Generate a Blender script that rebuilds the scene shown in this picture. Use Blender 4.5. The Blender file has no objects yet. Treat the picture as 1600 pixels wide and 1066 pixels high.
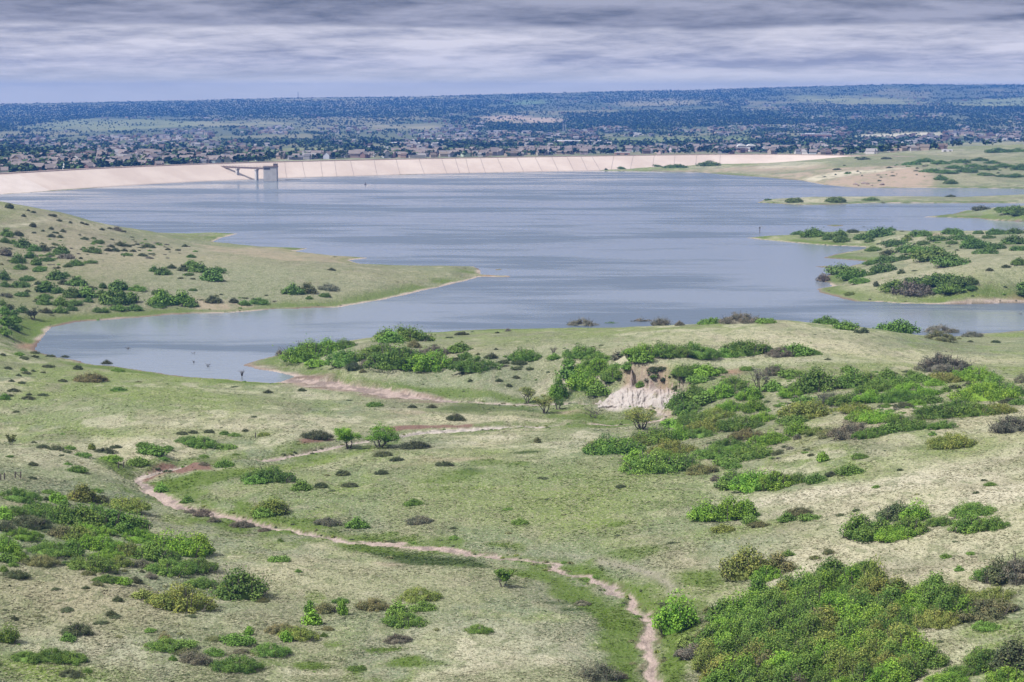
import bpy, math, random
import numpy as np
from mathutils import Vector

# ------------------------------------------------------------------ camera, sky, sun, exposure
scene = bpy.context.scene
col = scene.collection
F = 3111.0                       # focal length in photo pixels (photo is 1600 wide)
CAM_Z = 80.0                     # camera height over the lake, metres
PITCH = math.atan((533 - 150) / F)
cam_data = bpy.data.cameras.new("camera")
cam_data.sensor_width = 36.0
cam_data.lens = 36.0 * F / 1600.0
cam_data.clip_start = 1.0
cam_data.clip_end = 60000.0
cam = bpy.data.objects.new("camera", cam_data)
cam.location = (0, 0, CAM_Z)
cam.rotation_euler = (math.pi / 2 - PITCH, 0, 0)
col.objects.link(cam)
scene.camera = cam

SUN_EL = math.radians(52)
SUN_AZ = math.radians(-112)      # measured from +Y towards +X: from the left, a little behind the camera
sun_vec = Vector((math.sin(SUN_AZ) * math.cos(SUN_EL), math.cos(SUN_AZ) * math.cos(SUN_EL), math.sin(SUN_EL)))
sd = bpy.data.lights.new("sun", 'SUN')
sd.energy = 4.8
sd.angle = math.radians(3)
sd.color = (1.0, 0.965, 0.91)
sun = bpy.data.objects.new("sun", sd)
sun.rotation_euler = sun_vec.to_track_quat('Z', 'Y').to_euler()
sun.location = (0, 0, 400)
col.objects.link(sun)

scene.view_settings.view_transform = 'Standard'
scene.view_settings.look = 'None'
scene.view_settings.exposure = 0.36
scene.view_settings.gamma = 1.0
cy = scene.cycles
cy.max_bounces = 6
cy.diffuse_bounces = 2
cy.glossy_bounces = 2
cy.transmission_bounces = 2
cy.volume_bounces = 0
cy.transparent_max_bounces = 8
cy.use_denoising = True
cy.use_adaptive_sampling = True
cy.adaptive_threshold = 0.015


class NT:
    """small helper to write node trees"""
    def __init__(s, tree):
        s.t = tree
        tree.nodes.clear()

    def n(s, typ, _in=None, **kw):
        nd = s.t.nodes.new(typ)
        for k, v in kw.items():
            setattr(nd, k, v)
        if _in:
            for k, v in _in.items():
                s.set(nd, k, v)
        return nd

    def set(s, nd, k, v):
        sock = nd.inputs[k]
        if isinstance(v, bpy.types.NodeSocket):
            s.t.links.new(v, sock)
        elif isinstance(v, bpy.types.Node):
            s.t.links.new(v.outputs[0], sock)
        else:
            sock.default_value = v

    def math(s, op, a, b=0.0, c=0.0, clamp=False):
        nd = s.n('ShaderNodeMath', operation=op)
        nd.use_clamp = clamp
        s.set(nd, 0, a)
        s.set(nd, 1, b)
        s.set(nd, 2, c)
        return nd.outputs[0]

    def mix(s, f, a, b, blend='MIX'):
        nd = s.n('ShaderNodeMix', data_type='RGBA', blend_type=blend)
        s.set(nd, 0, f)
        for i, v in ((6, a), (7, b)):
            if isinstance(v, tuple) and len(v) == 3:
                v = (*v, 1.0)
            s.set(nd, i, v)
        return nd.outputs[2]

    def smooth(s, x, lo, hi):
        nd = s.n('ShaderNodeMapRange', interpolation_type='SMOOTHSTEP')
        s.set(nd, 0, x)
        s.set(nd, 1, lo)
        s.set(nd, 2, hi)
        return nd.outputs[0]

    def noise(s, vec, scale, detail=4.0, rough=0.55, dist=0.0):
        nd = s.n('ShaderNodeTexNoise')
        s.set(nd, 'Vector', vec)
        s.set(nd, 'Scale', scale)
        s.set(nd, 'Detail', detail)
        s.set(nd, 'Roughness', rough)
        s.set(nd, 'Distortion', dist)
        return nd.outputs[0]

    def vscale(s, vec, sc):
        nd = s.n('ShaderNodeVectorMath', operation='MULTIPLY')
        s.set(nd, 0, vec)
        s.set(nd, 1, sc)
        return nd.outputs[0]


def build_world():
    w = bpy.data.worlds.new("World")
    scene.world = w
    w.use_nodes = True
    T = NT(w.node_tree)
    tc = T.n('ShaderNodeTexCoord')
    d = tc.outputs['Generated']
    sep = T.n('ShaderNodeSeparateXYZ', {0: d})
    z = T.math('MAXIMUM', sep.outputs[2], 0.0)

    def sheet(off, soft, seed):
        """place on the cloud layer that a direction (tipped up by OFF) looks at"""
        zz = T.math('ADD', z, soft + off)
        px = T.math('DIVIDE', sep.outputs[0], zz)
        py = T.math('DIVIDE', sep.outputs[1], zz)
        return T.n('ShaderNodeCombineXYZ', {0: px, 1: py, 2: seed}).outputs[0]
    P = sheet(0, .110, 3.7)
    P2 = sheet(.0034, .110, 3.7)
    Q = sheet(0, .12, 9.1)
    a0 = T.noise(P, 1.6, 8.0, 0.60, 0.15)
    a1 = T.noise(P2, 1.6, 8.0, 0.60, 0.15)
    f0 = T.noise(P, 5.6, 6.0, 0.6, 0.5)
    f1 = T.noise(P2, 5.6, 6.0, 0.6, 0.5)
    big = T.noise(Q, 0.9, 4.0, 0.5, 0.3)
    rel = T.math('ADD', T.math('MULTIPLY', T.math('SUBTRACT', a0, a1), 1.5), T.math('MULTIPLY', T.math('SUBTRACT', f0, f1), .45))   # lit tops, dull bases
    wv = T.n('ShaderNodeTexNoise', {'Vector': P, 'Scale': 3.0, 'Detail': 5.0}).outputs['Color']
    Pw = T.n('ShaderNodeVectorMath', {0: P, 1: T.vscale(wv, (.5, .5, .0))}, operation='ADD').outputs[0]
    vo = T.n('ShaderNodeTexVoronoi', {'Vector': Pw, 'Scale': 1.9, 'Smoothness': .5}, feature='SMOOTH_F1')
    lump = T.math('SUBTRACT', .46, vo.outputs['Distance'])
    rel = T.math('ADD', rel, T.math('MULTIPLY', lump, .55))
    body = T.math('ADD', T.math('MULTIPLY', a0, .75), T.math('MULTIPLY', f0, .25))
    lum = T.math('ADD', T.math('ADD', T.math('MULTIPLY', T.math('SUBTRACT', body, .49), 2.9), rel), .5, clamp=True)
    far_c = T.mix(lum, (0.275, 0.285, 0.375), (0.620, 0.600, 0.670))
    deck_c = T.mix(lum, (0.085, 0.098, 0.160), (0.290, 0.297, 0.390))
    # nearer, darker deck whose ragged far edge is about two degrees up
    edge = T.math('ADD', z, T.math('MULTIPLY', T.math('SUBTRACT', a0, 0.5), 0.011))
    edge = T.math('ADD', edge, T.math('MULTIPLY', T.math('SUBTRACT', big, 0.5), 0.013))
    deck = T.smooth(edge, 0.0330, 0.0362)
    c = T.mix(T.math('MULTIPLY', deck, 0.95), far_c, deck_c)
    hor = T.smooth(z, 0.018, 0.002)
    c = T.mix(T.math('MULTIPLY', hor, 0.80), c, (0.80, 0.745, 0.62))
    # thin bright overcast higher up
    top = T.smooth(z, 0.05, 0.42)
    topc = T.mix(T.smooth(T.noise(P, 0.9, 4.0, 0.5), 0.35, 0.7), (0.45, 0.48, 0.54), (0.72, 0.73, 0.77))
    c = T.mix(top, c, topc)
    sky = T.n('ShaderNodeTexSky')
    sky.sky_type = 'NISHITA'
    sky.sun_disc = False
    sky.sun_elevation = SUN_EL
    sky.sun_rotation = SUN_AZ
    skyb = T.n('ShaderNodeBackground', {0: sky.outputs[0], 1: 0.1})
    cl = T.n('ShaderNodeBackground', {0: c, 1: 1.0})
    mx = T.n('ShaderNodeMixShader', {0: 0.92, 1: skyb.outputs[0], 2: cl.outputs[0]})
    T.n('ShaderNodeOutputWorld', {0: mx.outputs[0]})


build_world()

# ------------------------------------------------------------------ small numeric helpers
rng = np.random.default_rng(11)
random.seed(5)


def pix_dir(px, py):
    xc = (np.asarray(px, float) - 800) / F
    yc = -(np.asarray(py, float) - 533) / F
    cp, sp = math.cos(PITCH), math.sin(PITCH)
    dy = cp + yc * sp
    dz = -sp + yc * cp
    return xc / dy, dz / dy            # X/Y and dZ/dY of the ray


def at_z(px, py, z):
    u, s = pix_dir(px, py)
    Y = (z - CAM_Z) / s
    return u * Y, Y


def proj(X, Y, Z):
    cp, sp = math.cos(PITCH), math.sin(PITCH)
    dz = Z - CAM_Z
    fwd = Y * cp - dz * sp
    up = Y * sp + dz * cp
    return 800 + F * X / fwd, 533 - F * up / fwd


def sstep(x, a, b):
    t = np.clip((x - a) / (b - a), 0, 1)
    return t * t * (3 - 2 * t)


_perm = np.random.default_rng(77).random((256, 256))


def vnoise(x, y):
    xi = np.floor(x).astype(np.int64)
    yi = np.floor(y).astype(np.int64)
    fx, fy = x - xi, y - yi
    fx = fx * fx * (3 - 2 * fx)
    fy = fy * fy * (3 - 2 * fy)
    a = _perm[xi & 255, yi & 255]
    b = _perm[(xi + 1) & 255, yi & 255]
    c = _perm[xi & 255, (yi + 1) & 255]
    d = _perm[(xi + 1) & 255, (yi + 1) & 255]
    return (a * (1 - fx) + b * fx) * (1 - fy) + (c * (1 - fx) + d * fx) * fy


def fbm(x, y, octv=4, gain=0.5):
    s, amp, tot = 0.0, 1.0, 0.0
    for o in range(octv):
        s = s + amp * vnoise(x * 2 ** o + 17.3 * o, y * 2 ** o - 9.1 * o)
        tot += amp
        amp *= gain
    return s / tot


def seg_dist(X, Y, pts, closed=False):
    """distance to a polyline, plus index-parameter of the nearest place on it"""
    best = np.full(X.shape, 1e18)
    par = np.zeros(X.shape)
    n = len(pts)
    for i in range(n if closed else n - 1):
        x0, y0 = pts[i]
        x1, y1 = pts[(i + 1) % n]
        dx, dy = x1 - x0, y1 - y0
        t = np.clip(((X - x0) * dx + (Y - y0) * dy) / (dx * dx + dy * dy + 1e-9), 0, 1)
        d2 = (X - x0 - t * dx) ** 2 + (Y - y0 - t * dy) ** 2
        m = d2 < best
        best = np.where(m, d2, best)
        par = np.where(m, i + t, par)
    return np.sqrt(best), par


def in_poly(X, Y, pts):
    ins = np.zeros(X.shape, bool)
    n = len(pts)
    for i in range(n):
        x0, y0 = pts[i]
        x1, y1 = pts[(i + 1) % n]
        if y0 == y1:
            continue
        c = ((y0 > Y) != (y1 > Y)) & (X < (x1 - x0) * (Y - y0) / (y1 - y0) + x0)
        ins ^= c
    return ins
# ------------------------------------------------------------------ lake outline, dam line and relief (all read off as places on the ground)
DAM_W = [(-420, 330), (-200, 317), (0, 304), (110, 297), (200, 290), (330, 283), (430, 279), (550, 275.5), (700, 271.5), (850, 268.5),
         (940, 267), (1060, 264.5), (1200, 263), (1330, 266), (1420, 268)]     # water line on the dam face (right end lies under the shore)
LAKE = [(-420, 330), (-200, 317), (0, 304), (110, 297), (200, 290), (330, 283), (430, 279), (550, 275.5), (700, 271.5), (850, 268.5), (932, 267),
        (975, 267.5), (1087, 269), (1125, 272.5), (1182, 276.5), (1250, 282), (1287, 289), (1335, 293.5), (1450, 294), (1525, 294),
        (1600, 295), (1800, 296), (1950, 299),
        (1800, 301), (1600, 304.5), (1499, 308.5), (1398, 307.5), (1263, 308.5), (1195, 312), (1183, 317), (1249, 320.2), (1296, 320),
        (1364, 317.5), (1533, 317.5), (1600, 317.5), (1750, 317), (1750, 319), (1600, 323), (1509, 329), (1492, 334), (1442, 339.5), (1479, 340),
        (1526, 341), (1550, 344.5), (1600, 346.5), (1900, 350), (1900, 354), (1600, 361), (1450, 361.5), (1330, 362), (1292, 363), (1237, 367.5), (1201, 369), (1167, 372),
        (1215, 377), (1270, 382), (1352, 386.5), (1352, 389), (1314, 396), (1286, 403), (1352, 408), (1350, 411), (1311, 421),
        (1297, 428), (1278, 438), (1295, 442), (1300, 447), (1277, 452), (1281, 457), (1317, 467), (1336, 471), (1394, 473.5),
        (1462, 476), (1600, 473.5), (1900, 470), (1900, 512), (1600, 517), (1535, 522), (1480, 527), (1400, 521), (1300, 517), (1200, 514), (1000, 513),
        (900, 513), (800, 514), (740, 516), (640, 521.5), (560, 530.5), (500, 541), (440, 553), (400, 564), (378, 571), (400, 575.5),
        (440, 582), (462, 588), (440, 596), (425, 599), (390, 597), (300, 590), (240, 582), (150, 570), (60, 552), (55, 545), (68, 525), (80, 511),
        (120, 503), (200, 497), (300, 490), (380, 488), (430, 483), (530, 480), (600, 468), (690, 448), (735, 437), (748, 433), (796, 433.5), (797, 431.5),
        (752, 429), (750, 422), (740, 416.5), (620, 415), (565, 413), (545, 407), (575, 403), (520, 399.5), (460, 393), (482, 388.5),
        (400, 385), (332, 378), (345, 372), (371, 365.5), (330, 364), (280, 366), (150, 365), (0, 350), (-200, 340), (-420, 345)]
BARS = [[(1290, 352.5), (1305, 351.5), (1321, 352.6), (1306, 353.8)], [(1273, 417), (1290, 416), (1310, 417.3), (1292, 418.4)],
        [(772, 421.5), (782, 420.4), (785, 421.6), (776, 422.4)]]
lake_xy = [at_z(x, y, 0.0) for x, y in LAKE]
bars_xy = [[at_z(x, y, 0.0) for x, y in b] for b in BARS]
dam_xy = [at_z(x, y, 0.0) for x, y in DAM_W]
dam_u = np.array([x / y for x, y in dam_xy])
dam_Y = np.array([y for x, y in dam_xy])

CTRL = [  # (px, py, height over the lake)
    # left hill
    (0, 315, 25), (100, 333, 17), (200, 356, 8), (290, 366, 2), (-150, 295, 34), (-400, 280, 45), (0, 350, 19), (0, 400, 13), (0, 450, 6.5), (100, 395, 12), (100, 440, 8),
    (200, 400, 9.5), (300, 405, 8), (300, 385, 4.5), (200, 380, 7.5), (400, 408, 7), (540, 413, 4), (400, 392, 2.5), (480, 396, 1.4), (200, 450, 6),
    (300, 450, 5.5), (450, 430, 6.5), (450, 465, 2.6), (600, 430, 4), (600, 450, 2.5), (700, 425, 2.2), (740, 426, 1.3), (20, 520, 4), (0, 490, 5), (-150, 500, 12), (-300, 420, 26),
    # near left meadow
    (0, 560, 4.5), (0, 600, 5), (150, 600, 3), (200, 650, 4.6), (100, 680, 4.2), (300, 620, 3), (400, 650, 3.6), (500, 640, 2.4), (400, 690, 3.4), (300, 690, 4),
    (20, 690, 4.0), (150, 700, 4.3), (-200, 600, 9), (-200, 690, 10), (240, 715, 5.4), (300, 715, 5.6), (360, 712, 5), (450, 690, 4.0),
    # mound in front of it
    (0, 699, 9.0), (60, 701, 8.6), (120, 712, 7.8), (190, 735, 6.2), (100, 740, 9.2), (0, 760, 12), (150, 770, 8), (200, 790, 7), (-200, 760, 17), (40, 715, 9.3),
    # left foreground
    (0, 800, 13), (100, 830, 11), (0, 870, 13), (150, 870, 11), (0, 950, 11.5), (0, 1066, 9), (300, 870, 7.6), (300, 1000, 8), (450, 870, 5.8), (450, 960, 7), (600, 920, 6), (600, 1000, 6.4), (300, 930, 8.3),
    (750, 960, 6), (850, 1040, 6.4), (900, 980, 5.6), (-250, 900, 18), (300, 1200, 7), (-200, 1200, 10), (640, 900, 5.2), (700, 930, 6.2),
    # valley floor between the loops of the creek
    (700, 770, 5.2), (500, 770, 4.9), (400, 770, 5), (600, 720, 4), (800, 700, 3.8), (900, 760, 5.8), (900, 830, 6), (700, 820, 5.2), (1000, 850, 7), (1000, 900, 6.6),
    (800, 650, 2.6), (900, 652, 2.6), (700, 645, 2.2), (600, 650, 2.4), (950, 700, 4.8), (1010, 668, 3),
    # plateau between valley and lake
    (450, 565, 2.0), (520, 560, 4), (600, 560, 6), (600, 580, 3.5), (750, 560, 7.4), (750, 535, 6.6), (650, 540, 6), (740, 522, 3), (850, 600, 3.6), (850, 560, 7.5), (700, 600, 2.3), (900, 525, 9), (1000, 515, 10), (1100, 509, 11), (1220, 500, 12.2),
    (1350, 511, 9), (1450, 526, 5.2), (1000, 545, 11), (1100, 560, 11.6), (1250, 530, 12.4), (1250, 568, 12.2), (1400, 545, 10), (1400, 572, 12), (1500, 540, 5.6), (1600, 540, 6), (1600, 565, 10), (1900, 560, 14), (1900, 520, 2),
    (950, 565, 9.6), (900, 560, 8.6), (880, 610, 4.4), (930, 632, 2.3), (1000, 633, 2.4), (1040, 640, 2.8), (985, 583, 9.6), (1010, 574, 11), (1050, 572, 11.4), (1100, 575, 11.2), (1060, 610, 7.4), (1110, 620, 7.6),
    # thicket slope and right meadow
    (1100, 650, 6.4), (1150, 690, 7.4), (1050, 700, 5.6), (1200, 640, 8.6), (1300, 640, 11.2), (1300, 600, 11.8), (1400, 620, 13), (1600, 610, 14), (1300, 690, 11.8), (1450, 690, 14.6), (1600, 660, 16), (1200, 730, 8.8), (1600, 740, 16.5), (1900, 700, 26),
    (1100, 790, 8), (1250, 800, 10.5), (1400, 800, 13), (1550, 820, 15), (1150, 890, 8.4), (1300, 890, 11), (1450, 900, 13), (1600, 900, 15), (1050, 940, 6.4), (1100, 1000, 7.2), (1200, 1000, 8.6), (1350, 1000, 10),
    (1500, 1000, 12), (1600, 1066, 12), (1200, 1066, 7.6), (1900, 900, 23), (1400, 1200, 9), (1000, 1200, 6), (1900, 1150, 18),
    # right points
    (1500, 455, 5), (1600, 450, 6.5), (1400, 450, 4), (1330, 450, 2.2), (1600, 425, 10), (1500, 425, 9.0), (1400, 425, 5.6), (1330, 425, 2.4), (1450, 400, 8), (1600, 395, 10), (1600, 365, 8), (1500, 372, 7), (1400, 368, 4.5), (1300, 372, 2.4), (1230, 373, 1),
    (1420, 385, 5.0), (1800, 400, 15), (1330, 402, 1.2), (1390, 398, 5), (1550, 333, 3.5), (1600, 330, 6), (1600, 341, 2.5), (1800, 330, 9), (1300, 314, 1.6), (1400, 313, 2), (1600, 311, 2.2), (1230, 315, 1.1),
    # far right shore and dam abutment
    (1000, 263, 2), (1100, 260, 4), (1200, 258, 7), (1200, 267, 3.6), (1300, 252, 11.5), (1300, 275, 5), (1400, 247, 14), (1400, 262, 11), (1400, 280, 4), (1440, 272, 8), (1500, 247, 15), (1500, 265, 10.5), (1500, 283, 3.4), (1600, 242, 17), (1600, 265, 10.5), (1600, 285, 3),
    (1400, 240, 15), (1500, 235, 17.5), (1600, 230, 20), (1800, 228, 24), (1330, 245.5, 13.4), (1800, 260, 15), (950, 265, 1)]
CREEK = [  # px, py, height, half width in m, 0 pink sand .. 1 pale gravel
    (1040, 1400, 5.6, 1.2, 0), (1018, 1120, 5.2, 1.2, 0), (1018, 1066, 5.0, 1.1, 0), (1010, 1010, 4.9, 1.0, 0), (1018, 975, 4.8, 1.2, 0), (985, 942, 4.7, 1.0, 0), (950, 922, 4.6, 1.2, .3), (915, 906, 4.5, 1.0, 0), (865, 893, 4.5, .95, 0), (872, 886, 4.45, 1.0, .2), (790, 878, 4.4, 1.2, 0), (700, 863, 4.3, 1.7, 0),
    (600, 852, 4.2, 1.5, 0), (530, 845, 4.1, 1.3, .2), (450, 831, 4.0, 1.2, .2), (400, 822, 3.9, 1.9, 0), (330, 806, 3.8, 2.2, 0), (270, 790, 3.6, 2.6, 0), (232, 770, 3.4, 2.0, .1), (214, 752, 3.2, 1.6, .3),
    (232, 744, 3.1, 1.6, .5), (290, 732, 3.0, 1.8, .6), (350, 728, 2.9, 1.8, .6), (420, 721, 2.8, 2.0, .3), (480, 710, 2.6, 1.6, .3), (540, 696, 2.4, 1.2, .5), (600, 688, 2.2, 2.2, .8), (660, 677, 2.0, 3.4, 1), (760, 671, 1.8, 2.6, 1),
    (850, 668, 1.6, 1.0, .7), (930, 664, 1.5, .6, .2), (1000, 660, 1.4, .6, .2), (1045, 652, 1.4, 1.3, .6), (1020, 641, 1.4, 1.5, .6), (960, 636, 1.3, 1.5, .6), (880, 633, 1.2, 1.4, .6), (800, 633, 1.1, 1.4, .5), (720, 630, .9, 1.8, .3),
    (640, 622, .7, 4, 0), (560, 609, .45, 6.5, 0), (500, 600, .22, 7, 0), (455, 595, .08, 6, 0)]

U0, U1, NU = -0.40, 0.40, 760
gu = np.linspace(U0, U1, NU)
gY = np.concatenate([np.exp(np.linspace(math.log(60), math.log(228), 36, endpoint=False)),
                     np.exp(np.linspace(math.log(228), math.log(2500), 900, endpoint=False)),
                     np.exp(np.linspace(math.log(2500), math.log(11600), 230))])
NR = len(gY)


def uv(X, Y):
    return X / Y * 3.0, np.log(Y / 500.0)


def relief():
    pts, val = [], []
    for px, py, z in CTRL:
        X, Y = at_z(px, py, z)
        pts.append(uv(X, Y))
        val.append(z)
    for i, (X, Y) in enumerate(lake_xy):
        pts.append(uv(X, Y))
        val.append(0.25)
    for px, py, z, w, k in CREEK:
        X, Y = at_z(px, py, z)
        pts.append(uv(X, Y))
        val.append(z + 0.32)
    for u, Y in zip(dam_u[::2], dam_Y[::2]):           # ground downstream of the dam
        if u < 0.15:
            pts.append((u * 3, math.log((Y + 130) / 500)))
            val.append(1.0)
    for px, py in ((700, 320), (900, 400), (400, 320), (700, 480), (250, 540), (1100, 450), (1100, 340)):
        X, Y = at_z(px, py, 0)
        pts.append(uv(X, Y))
        val.append(-6)
    P = np.array(pts)
    v = np.array(val)
    # merge points that nearly coincide
    keep = []
    for i in range(len(P)):
        if all(np.hypot(*(P[i] - P[j])) > 0.006 for j in keep):
            keep.append(i)
    P, v = P[keep], v[keep]
    n = len(P)

    def K(r2):
        return 0.5 * r2 * np.log(r2 + 1e-12)
    d2 = ((P[:, None] - P[None]) ** 2).sum(-1)
    A = np.zeros((n + 3, n + 3))
    A[:n, :n] = K(d2) + np.eye(n) * 2e-4
    A[:n, n] = 1
    A[:n, n + 1:] = P
    A[n:, :n] = A[:n, n:].T
    w = np.linalg.solve(A, np.concatenate([v, np.zeros(3)]))
    cu = np.linspace(U0, U1, NU // 4)
    cv = np.log(gY[::4] / 500)
    cv = np.append(cv, math.log(gY[-1] / 500)) if cv[-1] < math.log(gY[-1] / 500) else cv
    G = np.zeros((len(cv), len(cu)))
    uu = cu * 3
    for r, vv in enumerate(cv):
        r2 = (uu[:, None] - P[None, :, 0]) ** 2 + (vv - P[None, :, 1]) ** 2
        G[r] = K(r2) @ w[:n] + w[n] + w[n + 1] * uu + w[n + 2] * vv
    # upsample
    Z = np.stack([np.interp(gu, cu, g) for g in G])
    fv = np.log(gY / 500)
    idx = np.clip(np.searchsorted(cv, fv) - 1, 0, len(cv) - 2)
    t = ((fv - cv[idx]) / (cv[idx + 1] - cv[idx]))[:, None]
    return Z[idx] * (1 - t) + Z[idx + 1] * t


GX = gY[:, None] * gu[None]
GY = np.repeat(gY[:, None], NU, 1)
GPX = 800 + gu * F * 1.0      # photo column of each grid column (close enough for the far land)

ridge_px = np.interp(GPX, [-600, 0, 160, 300, 470, 600, 800, 1000, 1100, 1200, 1400, 1600, 2200],
                     [166, 162, 159.5, 156.5, 152.5, 151.5, 146.5, 142, 140, 137, 131.5, 132, 133])


def far_profile(Y):
    """ground height of the town and the wooded ridge, per row and column"""
    py = np.interp(Y, [1500, 2300, 2600, 3000, 3500, 4000, 5200, 6500, 7600, 9000, 9800, 10400],
                   [270, 250, 244, 238, 229, 220, 201, 181, 166, 149, 139, 132])
    f = (242 - py)[:, None] / (242 - 132)
    pyc = np.where(py[:, None] > 242, py[:, None], 242 - f * (242 - ridge_px)[None])
    s = -(pyc - 533) / F
    cp, sp = math.cos(PITCH), math.sin(PITCH)
    slope = (-sp + s * cp) / (cp + s * sp)
    z = CAM_Z + Y[:, None] * slope
    zt = np.where(Y[:, None] > 10400, np.nan, z)
    # beyond the ridge the land drops away gently
    k = np.searchsorted(gY, 10400) - 1
    drop = (gY - gY[k])[:, None] * -0.012
    z = np.where(gY[:, None] > 10400, z[k][None] + drop, z)
    return z


Z = relief()
far = far_profile(gY)
far = far + (fbm(GX / 420, GY / 420, 4) - 0.5) * 26 * sstep(GY, 3200, 6500) * (1 - sstep(GY, 8700, 9900) * 0.75)
damY_c = np.interp(gu, dam_u, dam_Y)
b0 = np.where(gu < 0.17, damY_c + 90, 2440.0)
b0 = np.minimum(b0, 2450)
blend = sstep(np.log(GY), np.log(b0)[None], np.log(2950.0))
Z = Z * (1 - blend) + far * blend
rills = (fbm(GX / 1.9 + 3 * fbm(GX / 6, GY / 6, 2), GY / 11, 3) - .5)
bluff = np.exp(-(((GX - (1002 - 800) / F * 502) / 7.5) ** 2) - ((GY - 503) / 7.0) ** 2)
land_noise = .4 * rills * bluff + (fbm(GX / 22, GY / 22, 3) - 0.5) * 1.1 + (fbm(GX / 4.2 + 50, GY / 4.2, 3) - 0.5) * 0.30
Z += land_noise * (1 - sstep(GY, 2400, 2600))

# lake basin
near = (gY > 225) & (gY < 2480)
sub = np.where(near)[0]
X_, Y_ = GX[sub], GY[sub]
wob = (fbm(X_ / 9, Y_ / 9, 3) - 0.5) * 5.0
ins = in_poly(X_, Y_ + wob, lake_xy)
dist, _ = seg_dist(X_, Y_ + wob, lake_xy, True)
bar = np.zeros(X_.shape)
for b in bars_xy:
    ins &= ~in_poly(X_, Y_, b)
    db, _ = seg_dist(X_, Y_, b, True)
    dist = np.minimum(dist, db)
LAKE_D = np.full(GX.shape, 999.0)
LAKE_D[sub] = np.where(ins, -dist, dist)
zs = Z[sub]
zs = np.where(ins, np.minimum(-0.15 - dist * 0.06, 0.0).clip(-6), np.maximum(zs * sstep(dist, -4, 14), 0.10 + np.minimum(dist * 0.09, 0.9)))
Z[sub] = zs

# creek bed
creek_xyz = [(*at_z(px, py, z), z, w, k) for px, py, z, w, k in CREEK]
cw = (gY > 200) & (gY < 640)
sub = np.where(cw)[0]
X_, Y_ = GX[sub], GY[sub]
jit = (fbm(X_ / 3.0, Y_ / 3.0, 3) - 0.5)
cd, cpar = seg_dist(X_ + jit * 3.0, Y_ + jit * 3.6, [(c[0], c[1]) for c in creek_xyz])
ci = np.arange(len(creek_xyz))
cz = np.interp(cpar, ci, [c[2] for c in creek_xyz])
cwid = np.maximum(np.interp(cpar, ci, [c[3] for c in creek_xyz]) * (0.44 + 0.50 * fbm(X_ / 5 + 70, Y_ / 8, 2)), 0.8)
cgr = np.interp(cpar, ci, [c[4] for c in creek_xyz])
zs = Z[sub]
bankz = cz + 0.06 * jit + 0.38 * sstep(cpar, 6.0, 7.2) * (1 - sstep(cpar, 11.0, 12.5)) + np.maximum(cd - cwid, 0) * 0.75
zs = np.where(cd < cwid + 7, np.minimum(zs, np.where(cd < cwid + 7, bankz, zs)), zs)
Z[sub] = np.where(LAKE_D[sub] < 0, Z[sub], np.maximum(zs, 0.06))
CREEK_D = np.full(GX.shape, 999.0)
CREEK_D[sub] = cd - cwid
CREEK_G = np.zeros(GX.shape)
CREEK_G[sub] = cgr


def column(u):
    x = (u - U0) / (U1 - U0) * (NU - 1)
    i = int(np.clip(math.floor(x), 0, NU - 2))
    t = x - i
    return Z[:, i] * (1 - t) + Z[:, i + 1] * t


ROW0 = int(np.searchsorted(gY, 150))


def hit(px, py):
    """the place on the ground seen at a photo pixel"""
    u, s = pix_dir(px, py)
    zc = column(float(u))
    ray = CAM_Z + gY * s
    m = np.where(zc[ROW0:] >= ray[ROW0:])[0]
    if len(m) == 0:
        Y = 9000.0
        return u * Y, Y, float(np.interp(Y, gY, zc))
    k = m[0] + ROW0
    if k == 0:
        return u * gY[0], gY[0], zc[0]
    a, b = ray[k - 1] - zc[k - 1], ray[k] - zc[k]
    t = a / (a - b + 1e-9)
    Y = gY[k - 1] + t * (gY[k] - gY[k - 1])
    return float(u * Y), float(Y), float(zc[k - 1] + t * (zc[k] - zc[k - 1]))


def ground(X, Y):
    zc = column(X / Y)
    return float(np.interp(Y, gY, zc))
# ------------------------------------------------------------------ object helpers
def tag(o, label=None, cat=None, group=None, kind=None):
    if label:
        o['label'] = label
    if cat:
        o['category'] = cat
    if group:
        o['group'] = group
    if kind:
        o['kind'] = kind
    return o


def mesh_np(name, V, faces, mat=None, smooth=False):
    """V: (n,3) array, faces: (m,3) or (m,4) int array"""
    me = bpy.data.meshes.new(name)
    V = np.asarray(V, np.float32)
    faces = np.asarray(faces, np.int32)
    m, k = faces.shape
    me.vertices.add(len(V))
    me.vertices.foreach_set('co', V.ravel())
    me.loops.add(m * k)
    me.loops.foreach_set('vertex_index', faces.ravel())
    me.polygons.add(m)
    me.polygons.foreach_set('loop_start', np.arange(0, m * k, k, dtype=np.int32))
    me.polygons.foreach_set('loop_total', np.full(m, k, np.int32))
    me.polygons.foreach_set('use_smooth', np.full(m, smooth, bool))
    me.update(calc_edges=True)
    if mat:
        me.materials.append(mat)
    return me


def link(name, me, parent=None, loc=None, rz=0.0, sc=None):
    o = bpy.data.objects.new(name, me)
    col.objects.link(o)
    if parent:
        o.parent = parent
    if loc is not None:
        o.location = loc
    if rz:
        o.rotation_euler = (0, 0, rz)
    if sc is not None:
        o.scale = sc
    return o


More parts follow.
